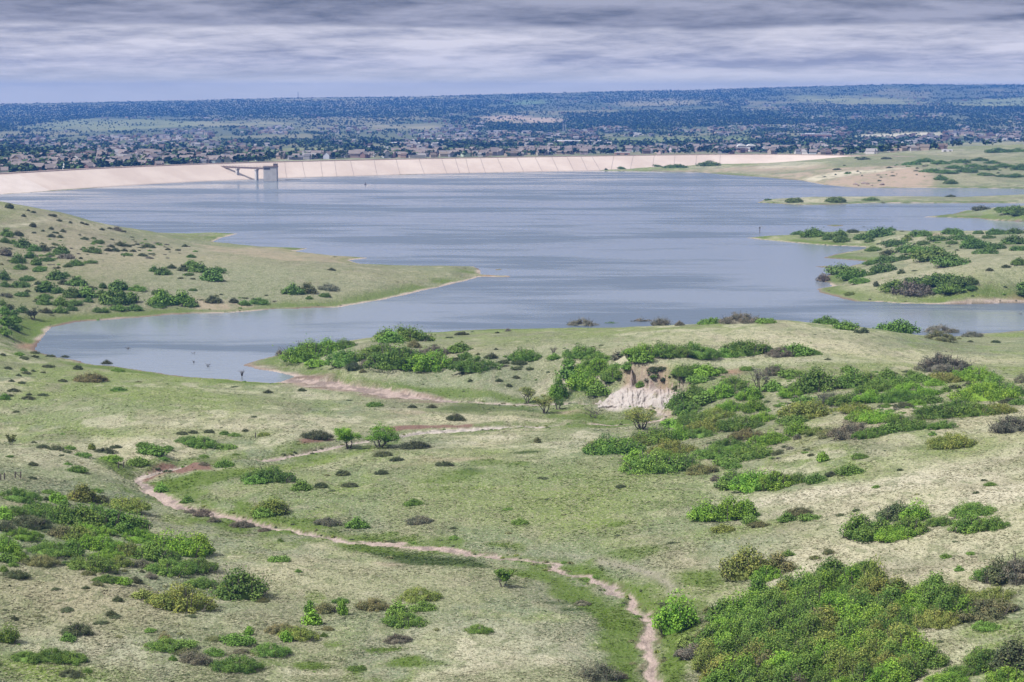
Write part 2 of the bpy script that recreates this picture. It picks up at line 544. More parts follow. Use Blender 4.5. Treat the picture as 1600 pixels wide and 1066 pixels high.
class MB:
    """collects boxes and tubes into one mesh"""
    def __init__(s):
        s.v, s.f = [], []

    def quadbox(s, pts8):
        b = len(s.v)
        s.v += [tuple(p) for p in pts8]
        s.f += [tuple(b + i for i in q) for q in ((0, 3, 2, 1), (4, 5, 6, 7), (0, 1, 5, 4), (1, 2, 6, 5), (2, 3, 7, 6), (3, 0, 4, 7))]

    def box(s, cx, cy_, z0, sx, sy, h, rz=0.0):
        c, n = math.cos(rz), math.sin(rz)
        q = []
        for z in (z0, z0 + h):
            for a, b in ((-1, -1), (1, -1), (1, 1), (-1, 1)):
                x, y = a * sx / 2, b * sy / 2
                q.append((cx + x * c - y * n, cy_ + x * n + y * c, z))
        s.quadbox(q)

    def tube(s, p0, p1, r0, r1, n=6):
        p0, p1 = Vector(p0), Vector(p1)
        d = (p1 - p0).normalized()
        a = d.orthogonal().normalized()
        b = d.cross(a)
        i0 = len(s.v)
        for p, r in ((p0, r0), (p1, r1)):
            for k in range(n):
                t = 2 * math.pi * k / n
                s.v.append(tuple(p + a * (r * math.cos(t)) + b * (r * math.sin(t))))
        for k in range(n):
            s.f.append((i0 + k, i0 + (k + 1) % n, i0 + n + (k + 1) % n, i0 + n + k))
        s.f.append(tuple(i0 + n + k for k in range(n)))

    def mesh(s, name, mat):
        me = bpy.data.meshes.new(name)
        me.from_pydata(s.v, [], s.f)
        me.update()
        if mat:
            me.materials.append(mat)
        return me


def new_mat(name):
    m = bpy.data.materials.new(name)
    m.use_nodes = True
    return m, NT(m.node_tree)


def simple_mat(name, c0, c1, scale, rough=0.85, bump=0.0):
    m, T = new_mat(name)
    tc = T.n('ShaderNodeTexCoord').outputs['Object']
    n = T.noise(tc, scale, 5.0, 0.6)
    c = T.mix(T.smooth(n, 0.32, 0.68), c0, c1)
    b = T.n('ShaderNodeBsdfPrincipled', {'Base Color': c, 'Roughness': rough})
    if bump:
        bp = T.n('ShaderNodeBump', {'Strength': bump, 'Distance': 0.3, 'Height': n})
        T.set(b, 'Normal', bp.outputs[0])
    T.n('ShaderNodeOutputMaterial', {0: b.outputs[0]})
    return m


# ------------------------------------------------------------------ what grows or lies where (albedo per place)
def g_pt(px, py):
    X, Y, z = hit(px, py)
    return X / Y, math.log(Y)


LG = np.log(GY)
zx = GX / GY + (fbm(GX / 6, GY / 6, 4) - 0.5) * 4.0 / GY
zy = LG + (fbm(GX / 6 + 40, GY / 6 + 9, 4) - 0.5) * 6.5 / GY


def w_poly(pts, soft=0.004):
    P = [g_pt(*p) for p in pts]
    u_ = [p[0] for p in P]
    v_ = [p[1] for p in P]
    W = np.zeros(GX.shape, np.float32)
    r0, r1 = np.searchsorted(np.log(gY), [min(v_) - 0.03, max(v_) + 0.03])
    c0, c1 = np.searchsorted(gu, [min(u_) - 0.02, max(u_) + 0.02])
    if r1 > r0 and c1 > c0:
        sx, sy = zx[r0:r1, c0:c1], zy[r0:r1, c0:c1]
        i = in_poly(sx, sy, P)
        d, _ = seg_dist(sx, sy, P, True)
        W[r0:r1, c0:c1] = sstep(np.where(i, d, -d), -soft, soft)
    return W


def w_ell(px, py, rx, ry, soft=0.45):
    u, v = g_pt(px, py)
    ru = rx / F
    rv = ry / max(py - 150, 20)
    W = np.zeros(GX.shape, np.float32)
    r0, r1 = np.searchsorted(np.log(gY), [v - rv * 1.7 - .02, v + rv * 1.7 + .02])
    c0, c1 = np.searchsorted(gu, [u - ru * 1.7 - .01, u + ru * 1.7 + .01])
    q = np.sqrt(((zx[r0:r1, c0:c1] - u) / ru) ** 2 + ((zy[r0:r1, c0:c1] - v) / rv) ** 2)
    W[r0:r1, c0:c1] = 1 - sstep(q, 1 - soft, 1 + soft)
    return W


def lay(C, W, c, k=1.0):
    W = (W * k)[..., None]
    return C * (1 - W) + np.array(c, np.float32) * W


GRASS = np.array((0.192, 0.212, 0.11))
STRAW = np.array((0.385, 0.358, 0.235))
GREEN = np.array((0.138, 0.19, 0.038))
SAGE = np.array((0.155, 0.188, 0.108))
LUSH = np.array((0.075, 0.122, 0.014))
DEEP = np.array((0.036, 0.06, 0.012))
PINK = np.array((0.35, 0.275, 0.24))
GRAVEL = np.array((0.426, 0.380, 0.334))
REDDIRT = np.array((0.258, 0.156, 0.110))
TAN = np.array((0.33, 0.255, 0.19))
DARKDIRT = np.array((0.125, 0.085, 0.068))
PALE = np.array((0.455, 0.42, 0.32))

n1 = fbm(GX / 46, GY / 80, 4)
n2 = fbm(GX / 15 + 31, GY / 30 + 7, 4)
n3 = fbm(GX / 90 - 11, GY / 160 + 3, 3)
C = np.zeros(GX.shape + (3,), np.float32) + GRASS
n4 = fbm(GX / 5.5 + 3, GY / 8 + 60, 3)
C = lay(C, sstep(n1, 0.46, 0.62), STRAW, 0.8)
C = lay(C, sstep(n2, 0.48, 0.60), SAGE, 0.85)
C = lay(C, sstep(n3 * 0.45 + n2 * 0.25 + n4 * .3, 0.48, 0.57), GREEN, 0.78)
C = lay(C, sstep(n4 * .6 + fbm(GX / 70 + 8, GY / 70, 2) * .4, 0.54, 0.66), PALE, 0.6)
C = lay(C, sstep(fbm(GX / 11 - 30, GY / 20 + 13, 4), .56, .68), np.array((.125, .125, .080)), .55)
VEG = np.ones(GX.shape, np.float32)            # how much the short grass covers the soil here

# broad tints
for px, py, rx, ry, c, k in (
        (150, 420, 330, 70, np.array((.130, .122, .072)), .72), (480, 420, 260, 40, np.array((.15, .145, .085)), .5), (1480, 410, 300, 60, np.array((.15, .15, .085)), .5), (1450, 260, 250, 26, np.array((.15, .145, .085)), .45), (750, 560, 300, 36, np.array((.15, .16, .085)), .40), (1250, 620, 260, 40, np.array((.15, .145, .085)), .4),
        (850, 760, 250, 60, GREEN, 0.61), (1000, 790, 180, 40, GREEN, 0.47), (450, 760, 170, 30, GREEN, 0.47), (600, 715, 160, 16, GREEN, 0.41), (300, 592, 190, 10, GREEN, 0.95), (280, 620, 160, 18, GREEN, 0.61), (240, 675, 170, 9, GREEN, 0.54),
        (150, 800, 160, 90, SAGE, .5), (1450, 790, 250, 60, STRAW, .45), (1290, 768, 190, 9, PALE, .95), (1560, 775, 100, 18, PALE, .85), (1430, 755, 160, 8, PALE, .7), (1300, 860, 200, 6, PALE, .7), (1350, 850, 230, 22, STRAW, .5), (500, 900, 240, 40, STRAW, .3), (780, 1010, 140, 46, PALE, .5), (300, 960, 220, 20, STRAW, .3),
        (150, 1020, 120, 22, PALE, .45), (120, 930, 140, 40, TAN, .38), (70, 1050, 110, 18, GREEN, 0.95), (400, 660, 200, 16, STRAW, .4), (120, 640, 130, 16, SAGE, .4), (700, 655, 60, 8, STRAW, .7), (640, 645, 30, 5, TAN, .5), (812, 655, 36, 6, STRAW, .8),
        (1100, 530, 260, 14, STRAW, .55), (1350, 550, 250, 10, STRAW, .5), (900, 540, 160, 10, SAGE, .4), (1000, 548, 220, 4, PALE, .5), (1200, 567, 200, 4, PALE, .5), (1500, 560, 120, 12, STRAW, .5), (700, 595, 120, 14, SAGE, .6), (700, 555, 130, 10, TAN, .25),
        (250, 405, 160, 22, STRAW, .35), (500, 440, 200, 20, STRAW, .25), (350, 440, 160, 24, SAGE, .5), (150, 390, 160, 24, TAN, .30), (1480, 430, 160, 12, STRAW, .4), (1500, 395, 120, 5, STRAW, .5), (1450, 465, 140, 10, GREEN, 0.41),
        (1500, 700, 90, 16, GREEN, 0.81), (1330, 735, 60, 12, GREEN, 0.68), (1350, 745, 60, 10, GREEN, 0.54), (1250, 690, 200, 22, TAN, .28), (1150, 830, 90, 10, GREEN, 0.68), (1020, 740, 80, 12, GREEN, 0.54), (960, 700, 50, 6, GREEN, 0.54), (980, 890, 40, 12, SAGE, .6), (1040, 890, 50, 40, TAN, .22), (1080, 920, 44, 22, TAN, .35),
        (1400, 900, 160, 12, TAN, .2), (1380, 960, 60, 20, GREEN, 0.41), (1550, 985, 60, 8, GREEN, 0.68), (1440, 990, 60, 12, PALE, .5), (1580, 1010, 60, 6, GREEN, 0.81), (1110, 925, 60, 16, GREEN, 0.68), (1070, 1010, 40, 34, GREEN, 0.94),
        (640, 690, 90, 10, SAGE, .5), (690, 718, 70, 5, TAN, .4), (770, 705, 50, 8, GREEN, 0.68)):
    C = lay(C, w_ell(px, py, rx, ry, .8), c, k)

# lush belts along the creek, green mats and one painted tree shadow
for P, c, k in (
        ([(880, 897), (930, 888), (1000, 922), (1060, 968), (1080, 1066), (1085, 1090), (1035, 1090), (1032, 1000), (1010, 960), (950, 925)], LUSH, .85),
        ([(850, 896), (930, 926), (990, 962), (1000, 1000), (1006, 1090), (955, 1090), (940, 990), (900, 945), (860, 925)], LUSH, .9),
        ([(540, 850), (610, 858), (700, 869), (772, 886), (755, 890), (640, 882), (560, 862)], DEEP, .95),
        ([(780, 884), (860, 894), (900, 910), (870, 912), (800, 900)], LUSH, .8),
        ([(420, 826), (520, 834), (640, 846), (760, 866), (840, 874), (930, 888), (900, 893), (780, 877), (640, 858), (520, 845), (440, 832)], LUSH, .75),
        ([(216, 756), (260, 747), (330, 737), (400, 730), (400, 741), (330, 756), (280, 768), (240, 768)], LUSH, .95),
        ([(330, 738), (430, 727), (520, 712), (600, 693), (600, 700), (500, 728), (400, 742)], GREEN, .9),
        ([(400, 820), (330, 800), (300, 790), (320, 784), (400, 806), (520, 828), (500, 838)], GREEN, .6),
        ([(250, 800), (320, 812), (300, 822), (250, 812)], GREEN, .8),
        ([(645, 690), (760, 679), (900, 671), (1000, 664), (1030, 655), (1000, 650), (900, 662), (860, 673), (700, 684)], LUSH, .7),
        ([(640, 640), (700, 635), (800, 637), (900, 640), (1000, 648), (1000, 655), (930, 656), (800, 650), (700, 645)], LUSH, .55),
        ([(600, 612), (690, 622), (790, 625), (860, 630), (860, 622), (780, 612), (690, 606), (600, 598), (540, 585), (500, 582), (520, 590)], LUSH, .8),
        ([(680, 640), (720, 632), (840, 636), (850, 642), (760, 645)], DEEP, .6),
        ([(860, 640), (930, 642), (960, 655), (900, 662), (840, 652)], LUSH, .8),
        ([(800, 755), (850, 765), (930, 800), (1000, 850), (930, 870), (850, 840)], GREEN, .25)):
    C = lay(C, w_poly(P), c, k)
for px, py, rx, ry, c, k in (
        (735, 735, 26, 7, DEEP, .9), (720, 740, 50, 8, LUSH, .7), (762, 722, 36, 5, LUSH, .7), (828, 706, 24, 3.6, DEEP, 1), (815, 724, 16, 4, LUSH, .7), (700, 750, 46, 5, LUSH, .6), (985, 866, 66, 8, LUSH, .75), (1085, 902, 46, 11, LUSH, .9), (1130, 908, 60, 5, LUSH, .5),
        (965, 822, 22, 4, LUSH, .8), (925, 820, 30, 5, GREEN, .8), (930, 778, 24, 5, GREEN, .7), (960, 718, 30, 4, LUSH, .4), (900, 765, 40, 6, GREEN, .6), (760, 765, 60, 5, GREEN, .6), (700, 765, 40, 4, LUSH, .4), (900, 745, 30, 5, LUSH, .3),
        (596, 1012, 36, 5.5, LUSH, .95), (486, 1040, 40, 6, LUSH, .95), (629, 1035, 34, 8, LUSH, .95), (670, 1038, 30, 4, LUSH, .7), (519, 1004, 18, 3.5, LUSH, .8), (418, 1036, 20, 6, LUSH, .6), (557, 1048, 14, 4, LUSH, .9), (500, 935, 16, 8, GREEN, .8),
        (645, 874, 30, 7, DEEP, .8), (627, 884, 18, 3, DEEP, .9), (900, 935, 24, 10, LUSH, .5), (890, 952, 24, 4, DEEP, .8), (870, 942, 30, 4, DEEP, .7), (800, 912, 14, 3, DEEP, .6),  # last ellipse: the lone tree's cast shadow, painted onto the grass
        (345, 743, 60, 9, LUSH, .6), (172, 722, 22, 7, LUSH, .8), (50, 512, 40, 9, GREEN, .7), (70, 523, 18, 7, LUSH, .5), (1580, 524, 40, 4, GREEN, .9)):
    C = lay(C, w_ell(px, py, rx, ry), c, k)
# green fringe above the shores
sh = (LAKE_D > 0) & (LAKE_D < 60)
fr = np.where(sh, sstep(LAKE_D, 1.0, 3) * (1 - sstep(LAKE_D, 6, 15)), 0) * sstep(fbm(GX / 30, GY / 30, 2), .25, .45)
C = lay(C, fr.astype(np.float32), LUSH, .8)
belt = sstep(CREEK_D, 0.1, .5) * (1 - sstep(CREEK_D, 2.0 + 5 * n4, 4.5 + 7 * n4)) * sstep(n4 * .5 + n1 * .5, .40, .54)
C = lay(C, (belt * (1 - sstep(GY, 420, 560) * .4)).astype(np.float32), LUSH, .8)

# bare ground
for P, c, k in (
        ([(425, 590), (470, 584), (540, 597), (620, 607), (690, 620), (700, 630), (620, 628), (540, 613), (450, 603)], (.25, .185, .155), .9),
        ([(300, 380), (400, 386), (500, 396), (560, 406), (560, 414), (450, 408), (330, 392)], TAN, .55),
        ([(1287, 289), (1340, 273), (1420, 263), (1450, 270), (1455, 290), (1440, 293), (1335, 293)], TAN, .9),
        ([(1040, 268), (1150, 262), (1280, 258), (1280, 264), (1180, 272), (1090, 270)], TAN, .45),
        ([(1180, 275), (1300, 263), (1420, 259), (1462, 272), (1462, 292), (1335, 294), (1287, 290), (1250, 282)], TAN, .8),
        ([(1020, 268), (1120, 262), (1300, 256), (1300, 262), (1120, 270)], TAN, .6),
        ([(1250, 281), (1300, 270), (1420, 262), (1300, 279), (1270, 284)], PALE, .8),
        ([(1200, 255), (1300, 252), (1260, 262), (1180, 264)], PALE, .5),
        ([(930, 634), (960, 612), (985, 596), (1020, 592), (1062, 604), (1058, 622), (1034, 638), (985, 636)], (0.40, 0.35, 0.335), .95),
        ([(975, 592), (1010, 572), (1040, 574), (1075, 590), (1060, 604), (1020, 594), (985, 604)], (.30, .205, .165), .9),
        ([(965, 583), (980, 570), (992, 569), (985, 584)], REDDIRT, .95),
        ([(1128, 588), (1132, 577), (1155, 576), (1150, 586)], REDDIRT, .9),
        ([(1030, 625), (1055, 640), (1050, 655), (1030, 655)], TAN, .8),
        ([(1200, 600), (1260, 592), (1290, 600), (1240, 640), (1195, 640)], PALE, .4),
        ([(1350, 638), (1500, 632), (1480, 640), (1360, 644)], PALE, .5),
        ([(100, 838), (150, 842), (200, 858), (180, 860), (110, 845)], TAN, .9),
        ([(0, 783), (40, 785), (60, 792), (0, 790)], TAN, .4),
        ([(870, 645), (900, 640), (915, 646), (885, 650)], TAN, .8),
        ([(1395, 922), (1430, 924), (1485, 932), (1470, 938), (1420, 930)], TAN, .8),
        ([(600, 726), (720, 717), (760, 712), (740, 720), (620, 732)], TAN, .3),
        ([(940, 871), (1000, 885), (1060, 920), (1080, 935), (1050, 925), (980, 895), (930, 878)], (0.27, 0.235, 0.20), .7),
        ([(840, 862), (900, 868), (940, 872), (900, 874)], (0.27, 0.235, 0.20), .5),
        ([(575, 875), (625, 878), (640, 885), (590, 884)], TAN, .5),
        ([(690, 650), (740, 648), (740, 656), (700, 658)], STRAW, .8),
        ([(60, 543), (30, 545), (35, 536), (62, 538)], REDDIRT, .9),
        ([(1500, 474), (1540, 466), (1600, 462), (1650, 462), (1650, 474)], REDDIRT, .6),
        ([(1430, 363), (1465, 364), (1480, 370), (1440, 367)], REDDIRT, .5),
        ([(300, 462), (350, 470), (400, 478), (380, 487), (310, 484), (285, 470)], TAN, .65),
        ([(752, 430), (797, 431), (797, 434), (750, 434)], REDDIRT, .9),
        ([(0, 351), (40, 349), (78, 341), (82, 343), (40, 353), (0, 354)], PALE, .8),
        ([(360, 562), (440, 575), (520, 590), (480, 594), (440, 584), (390, 576)], DARKDIRT, .35)):
    w = w_poly(P)
    w = w * (.35 + .65 * sstep(n4 * .6 + n2 * .4, .36, .52)).astype(np.float32)
    C = lay(C, w, c, k)
    if c is not STRAW:
        VEG = VEG * (1 - w * k * .9)
# white gullied face of the bluff: rills
rill = fbm(GX / 1.5 + 3 * fbm(GX / 6, GY / 6, 2), GY / 9, 3)
wc = w_poly([(938, 632), (975, 600), (1010, 586), (1062, 600), (1055, 622), (1030, 636), (985, 634)])
C = lay(C, .6 * wc * sstep(rill, .48, .60), (0.20, 0.155, 0.14), .8)

# beach rim and lake bed
rim = np.where((LAKE_D > -3), 1 - sstep(LAKE_D, 2.2 * n4 - .4, .7 + 3.2 * n4), 0).astype(np.float32)
dk = sstep(fbm(GX / 45 + 3, GY / 45, 3), .44, .56)[..., None]
C = C * (1 - rim[..., None] * .9) + rim[..., None] * .9 * ((PINK * .95 + np.array((.03, .035, .03))) * (1 - dk) + DARKDIRT * 1.25 * dk)
mud = w_poly([(380, 568), (470, 584), (540, 597), (620, 607), (690, 620), (700, 630), (620, 628), (540, 613), (450, 603), (440, 590)])
C = lay(C, mud * sstep(fbm(GX / 12, GY / 3.5, 4), .46, .60), DARKDIRT * 1.1, .75)
C = lay(C, mud * sstep(fbm(GX / 9 + 30, GY / 3 + 8, 4), .56, .66), (.40, .35, .31), .6)
VEG *= 1 - rim
C = lay(C, (LAKE_D < -0.6).astype(np.float32), (0.10, 0.085, 0.06), 1)
# creek sand, its wet edge and the raw cut banks
cb = (1 - sstep(CREEK_D, -0.25, 0.15)).astype(np.float32)
bank = (sstep(CREEK_D, 0.0, .3) * (1 - sstep(CREEK_D, .35, .8)) * sstep(fbm(GX / 5, GY / 5, 3), .42, .52)).astype(np.float32)
C = lay(C, bank, DARKDIRT * .9, .6)
sand = PINK[None, None] * (1 - CREEK_G[..., None]) + GRAVEL[None, None] * CREEK_G[..., None]
sand = sand * (0.74 + 0.46 * fbm(GX / 1.3, GY / 1.3, 3))[..., None]
wet = sstep(fbm(GX / 2.4 + 9, GY / 7, 3), .50, .60) * (1 - sstep(CREEK_D, -.8, -.1))
sand = sand * (1 - .38 * wet)[..., None]
C = C * (1 - cb[..., None]) + sand * cb[..., None]
VEG *= 1 - np.clip(cb + bank * .4, 0, 1)
for P in ([(212, 752), (232, 738), (270, 731), (330, 727), (332, 735), (270, 740), (235, 748), (220, 756)], [(600, 668), (660, 665), (740, 662), (740, 666), (660, 671), (605, 676)], [(460, 683), (520, 683), (520, 689), (470, 690)]):
    w = w_poly(P, .002) * (1 - cb)
    C = lay(C, w, (0.16, 0.085, 0.072), .9)
    VEG *= 1 - w * .8

# the far country
fw = blend.astype(np.float32)
FC = np.zeros(C.shape, np.float32) + np.array((0.110, 0.125, 0.072))
f1 = fbm(GX / 260, GY / 420, 4)
f2 = fbm(GX / 120 + 5, GY / 300, 4)
FC = lay(FC, sstep(f1, .5, .62).astype(np.float32), (0.19, 0.18, 0.105), .8)
FC = lay(FC, sstep(f2, .55, .66).astype(np.float32), (0.06, 0.085, 0.035), .7)
zx = GX / GY + (fbm(GX / 180, GY / 180, 3) - .5) * 0.012
zy = LG + (fbm(GX / 180 + 4, GY / 180, 3) - .5) * 0.05
FIELDS = [([(20, 200), (100, 186), (200, 186), (320, 191), (330, 196), (150, 206)], (0.20, 0.22, 0.11)), ([(300, 191), (420, 189), (480, 193), (430, 198), (320, 199)], (0.25, 0.24, 0.14)),
          ([(745, 183), (820, 180), (885, 188), (860, 195), (760, 192)], (0.42, 0.32, 0.24)), ([(390, 240), (440, 232), (520, 231), (562, 240), (450, 243)], (0.24, 0.245, 0.115)),
          ([(950, 215), (1170, 213), (1185, 222), (955, 225)], (0.18, 0.22, 0.09)), ([(795, 158), (850, 156), (852, 163), (800, 164)], (0.16, 0.24, 0.09)), ([(965, 160), (1090, 157), (1095, 164), (975, 168)], (0.27, 0.24, 0.14)),
          ([(1340, 212), (1470, 207), (1470, 211), (1345, 216)], (0.50, 0.46, 0.36)), ([(1225, 149), (1330, 150), (1425, 158), (1500, 160), (1400, 164), (1240, 157)], (0.25, 0.26, 0.12)), ([(560, 196), (680, 193), (700, 202), (600, 204)], (0.28, 0.25, 0.16)),
          ([(1480, 160), (1650, 150), (1650, 166), (1500, 168)], (0.22, 0.25, 0.11)), ([(1300, 230), (1450, 224), (1600, 222), (1600, 229), (1450, 234)], (0.26, 0.25, 0.14)), ([(60, 161), (400, 155), (700, 151), (700, 154), (400, 159), (60, 165)], (0.24, 0.225, 0.13))]
for P, c in FIELDS:
    FC = lay(FC, w_poly(P, .009) * (.45 + .55 * sstep(fbm(GX / 150 + 2, GY / 260, 3), .36, .5)).astype(np.float32), c, .8)
C = C * (1 - fw[..., None]) + FC * fw[..., None]
GRASSY = (VEG * (1 - fw)).astype(np.float32)
MOTTLE = GRASSY * (1 - .78 * (1 - sstep(C.sum(-1), .22, .40))).astype(np.float32)


def build_ground():
    V = np.stack([GX, GY, Z], -1).reshape(-1, 3)
    i = np.arange(NR * NU).reshape(NR, NU)
    fc = np.stack([i[:-1, :-1], i[:-1, 1:], i[1:, 1:], i[1:, :-1]], -1).reshape(-1, 4)
    m, T = new_mat("prairie_ground")
    tc = T.n('ShaderNodeTexCoord').outputs['Object']
    base = T.n('ShaderNodeVertexColor', layer_name='cover').outputs[0]
    veg = T.n('ShaderNodeAttribute', attribute_name='grassy').outputs['Fac']
    flat = T.vscale(tc, (1.0, 0.55, 1.0))
    a = T.noise(flat, 0.42, 5.0, 0.62, 0.6)
    b = T.noise(flat, 2.1, 4.0, 0.65, 0.3)
    e = T.noise(flat, 0.13, 4.0, 0.6, 0.8)
    g = T.noise(T.vscale(tc, (1, .6, 1)), 2.6, 4.0, 0.7)
    straw = T.mix(T.math('MULTIPLY', T.smooth(b, 0.50, 0.62), T.math('MULTIPLY', veg, 0.5)), base, (0.40, 0.37, 0.265))
    green = T.mix(T.math('MULTIPLY', T.smooth(a, 0.50, 0.62), T.math('MULTIPLY', veg, 0.55)), straw, (0.105, 0.130, 0.052))
    soil = T.mix(T.math('MULTIPLY', T.smooth(e, 0.55, 0.64), T.math('MULTIPLY', veg, 0.28)), green, (0.27, 0.225, 0.175))
    dark = T.mix(T.math('MULTIPLY', T.smooth(g, 0.50, 0.60), T.math('MULTIPLY', veg, 0.6)), soil, (0.075, 0.088, 0.042))
    v2 = T.math('ADD', 0.45, T.math('MULTIPLY', T.noise(T.vscale(tc, (1, .55, 1)), 1.3, 6.0, 0.82), 1.1))
    cc = T.n('ShaderNodeCombineXYZ', {0: v2, 1: v2, 2: v2}).outputs[0]
    fin = T.mix(1.0, dark, cc, 'MULTIPLY')
    bs = T.n('ShaderNodeBsdfPrincipled', {'Base Color': fin, 'Roughness': 0.95, 'Specular IOR Level': 0.15})
    hgt = T.math('ADD', T.math('MULTIPLY', b, 0.5), T.math('MULTIPLY', a, 1.1))
    hgt = T.math('ADD', hgt, T.math('MULTIPLY', g, 0.22))
    bp = T.n('ShaderNodeBump', {'Strength': 0.9, 'Distance': 0.75, 'Height': hgt})
    T.set(bs, 'Normal', bp.outputs[0])
    T.n('ShaderNodeOutputMaterial', {0: bs.outputs[0]})
    me = mesh_np("ground", V, fc, m, True)
    at = me.color_attributes.new('cover', 'FLOAT_COLOR', 'POINT')
    cc4 = np.ones((NR * NU, 4), np.float32)
    cc4[:, :3] = C.reshape(-1, 3)
    at.data.foreach_set('color', cc4.ravel())
    ga = me.attributes.new('grassy', 'FLOAT', 'POINT')
    ga.data.foreach_set('value', MOTTLE.ravel())
    tag(link("ground", me), kind='structure', label='rolling prairie running from the creek meadow to the wooded ridge')


build_ground()


def build_bluff():
    nu, nv = 190, 110
    P = np.zeros((nv, nu, 3))
    ed = np.zeros((nv, nu))
    pxs = 922 + 158 * np.arange(nu) / (nu - 1)
    Ya = np.array([hit(p, 637)[1] for p in pxs])
    Yb = np.array([hit(p, np.interp(p, [922, 945, 975, 1000, 1030, 1080], [629, 616, 600, 588, 585, 598]))[1] for p in pxs])
    for _ in range(60):
        for Y_s in (Ya, Yb):
            Y_s[1:-1] = .25 * Y_s[:-2] + .5 * Y_s[1:-1] + .25 * Y_s[2:]
    Yb = np.minimum(Yb, Ya + 15)
    for j in range(nu):
        a = j / (nu - 1)
        for i in range(nv):
            b = i / (nv - 1)
            Y = Ya[j] + (Yb[j] - Ya[j]) * b
            X = (pxs[j] - 800) / F * Y
            P[i, j] = (X, Y, ground(X, Y))
            ed[i, j] = min(1, min(a, 1 - a) * 5, b * 9, (1 - b) * 3)
    s, d = P[..., 0], P[..., 1]
    warp = 2.6 * fbm(s / 5, d / 5, 3)
    n = fbm((s + warp) / 2.0, d / 8.0, 3)
    ridge = 1 - np.abs(2 * n - 1) * 2.2
    fine = fbm((s + warp) / .55, d / 2.2 + P[..., 2] / 1.2, 3) - .5
    off = 1.2 * ridge.clip(0, 1) + .9 * fine + .2
    e = sstep(ed, 0, 1)
    P[..., 1] -= off * e * .75
    P[..., 2] += off * e * .35 - .35 * (1 - e)
    i = np.arange(nu * nv).reshape(nv, nu)
    fc = np.stack([i[:-1, :-1], i[:-1, 1:], i[1:, 1:], i[1:, :-1]], -1).reshape(-1, 4)
    m, T = new_mat("bluff_clay")
    tc = T.n('ShaderNodeTexCoord').outputs['Object']
    h = T.n('ShaderNodeSeparateXYZ', {0: tc}).outputs[2]
    w1 = T.noise(tc, .5, 4.0, .65)
    w2 = T.noise(T.vscale(tc, (1.2, .5, 3.0)), .7, 4.0, .65)
    hh = T.math('ADD', h, T.math('MULTIPLY', T.math('SUBTRACT', w1, .5), 5.0))
    c = T.mix(T.smooth(hh, 4.2, 7.6), (.37, .335, .315), (.28, .205, .17))
    c = T.mix(T.math('MULTIPLY', T.smooth(w2, .50, .66), .55), c, (.27, .215, .195))
    c = T.mix(T.math('MULTIPLY', T.smooth(w1, .55, .66), .5), c, (.17, .165, .095))
    bp = T.n('ShaderNodeBump', {'Strength': .8, 'Distance': .4, 'Height': w2})
    bs = T.n('ShaderNodeBsdfPrincipled', {'Base Color': c, 'Roughness': .95, 'Specular IOR Level': .1, 'Normal': bp.outputs[0]})
    T.n('ShaderNodeOutputMaterial', {0: bs.outputs[0]})
    tag(link("cliff", mesh_np("cliff", P.reshape(-1, 3), fc, m, True)), kind='structure', label='pale gullied clay bluff cut into the plateau edge above the creek')


build_bluff()


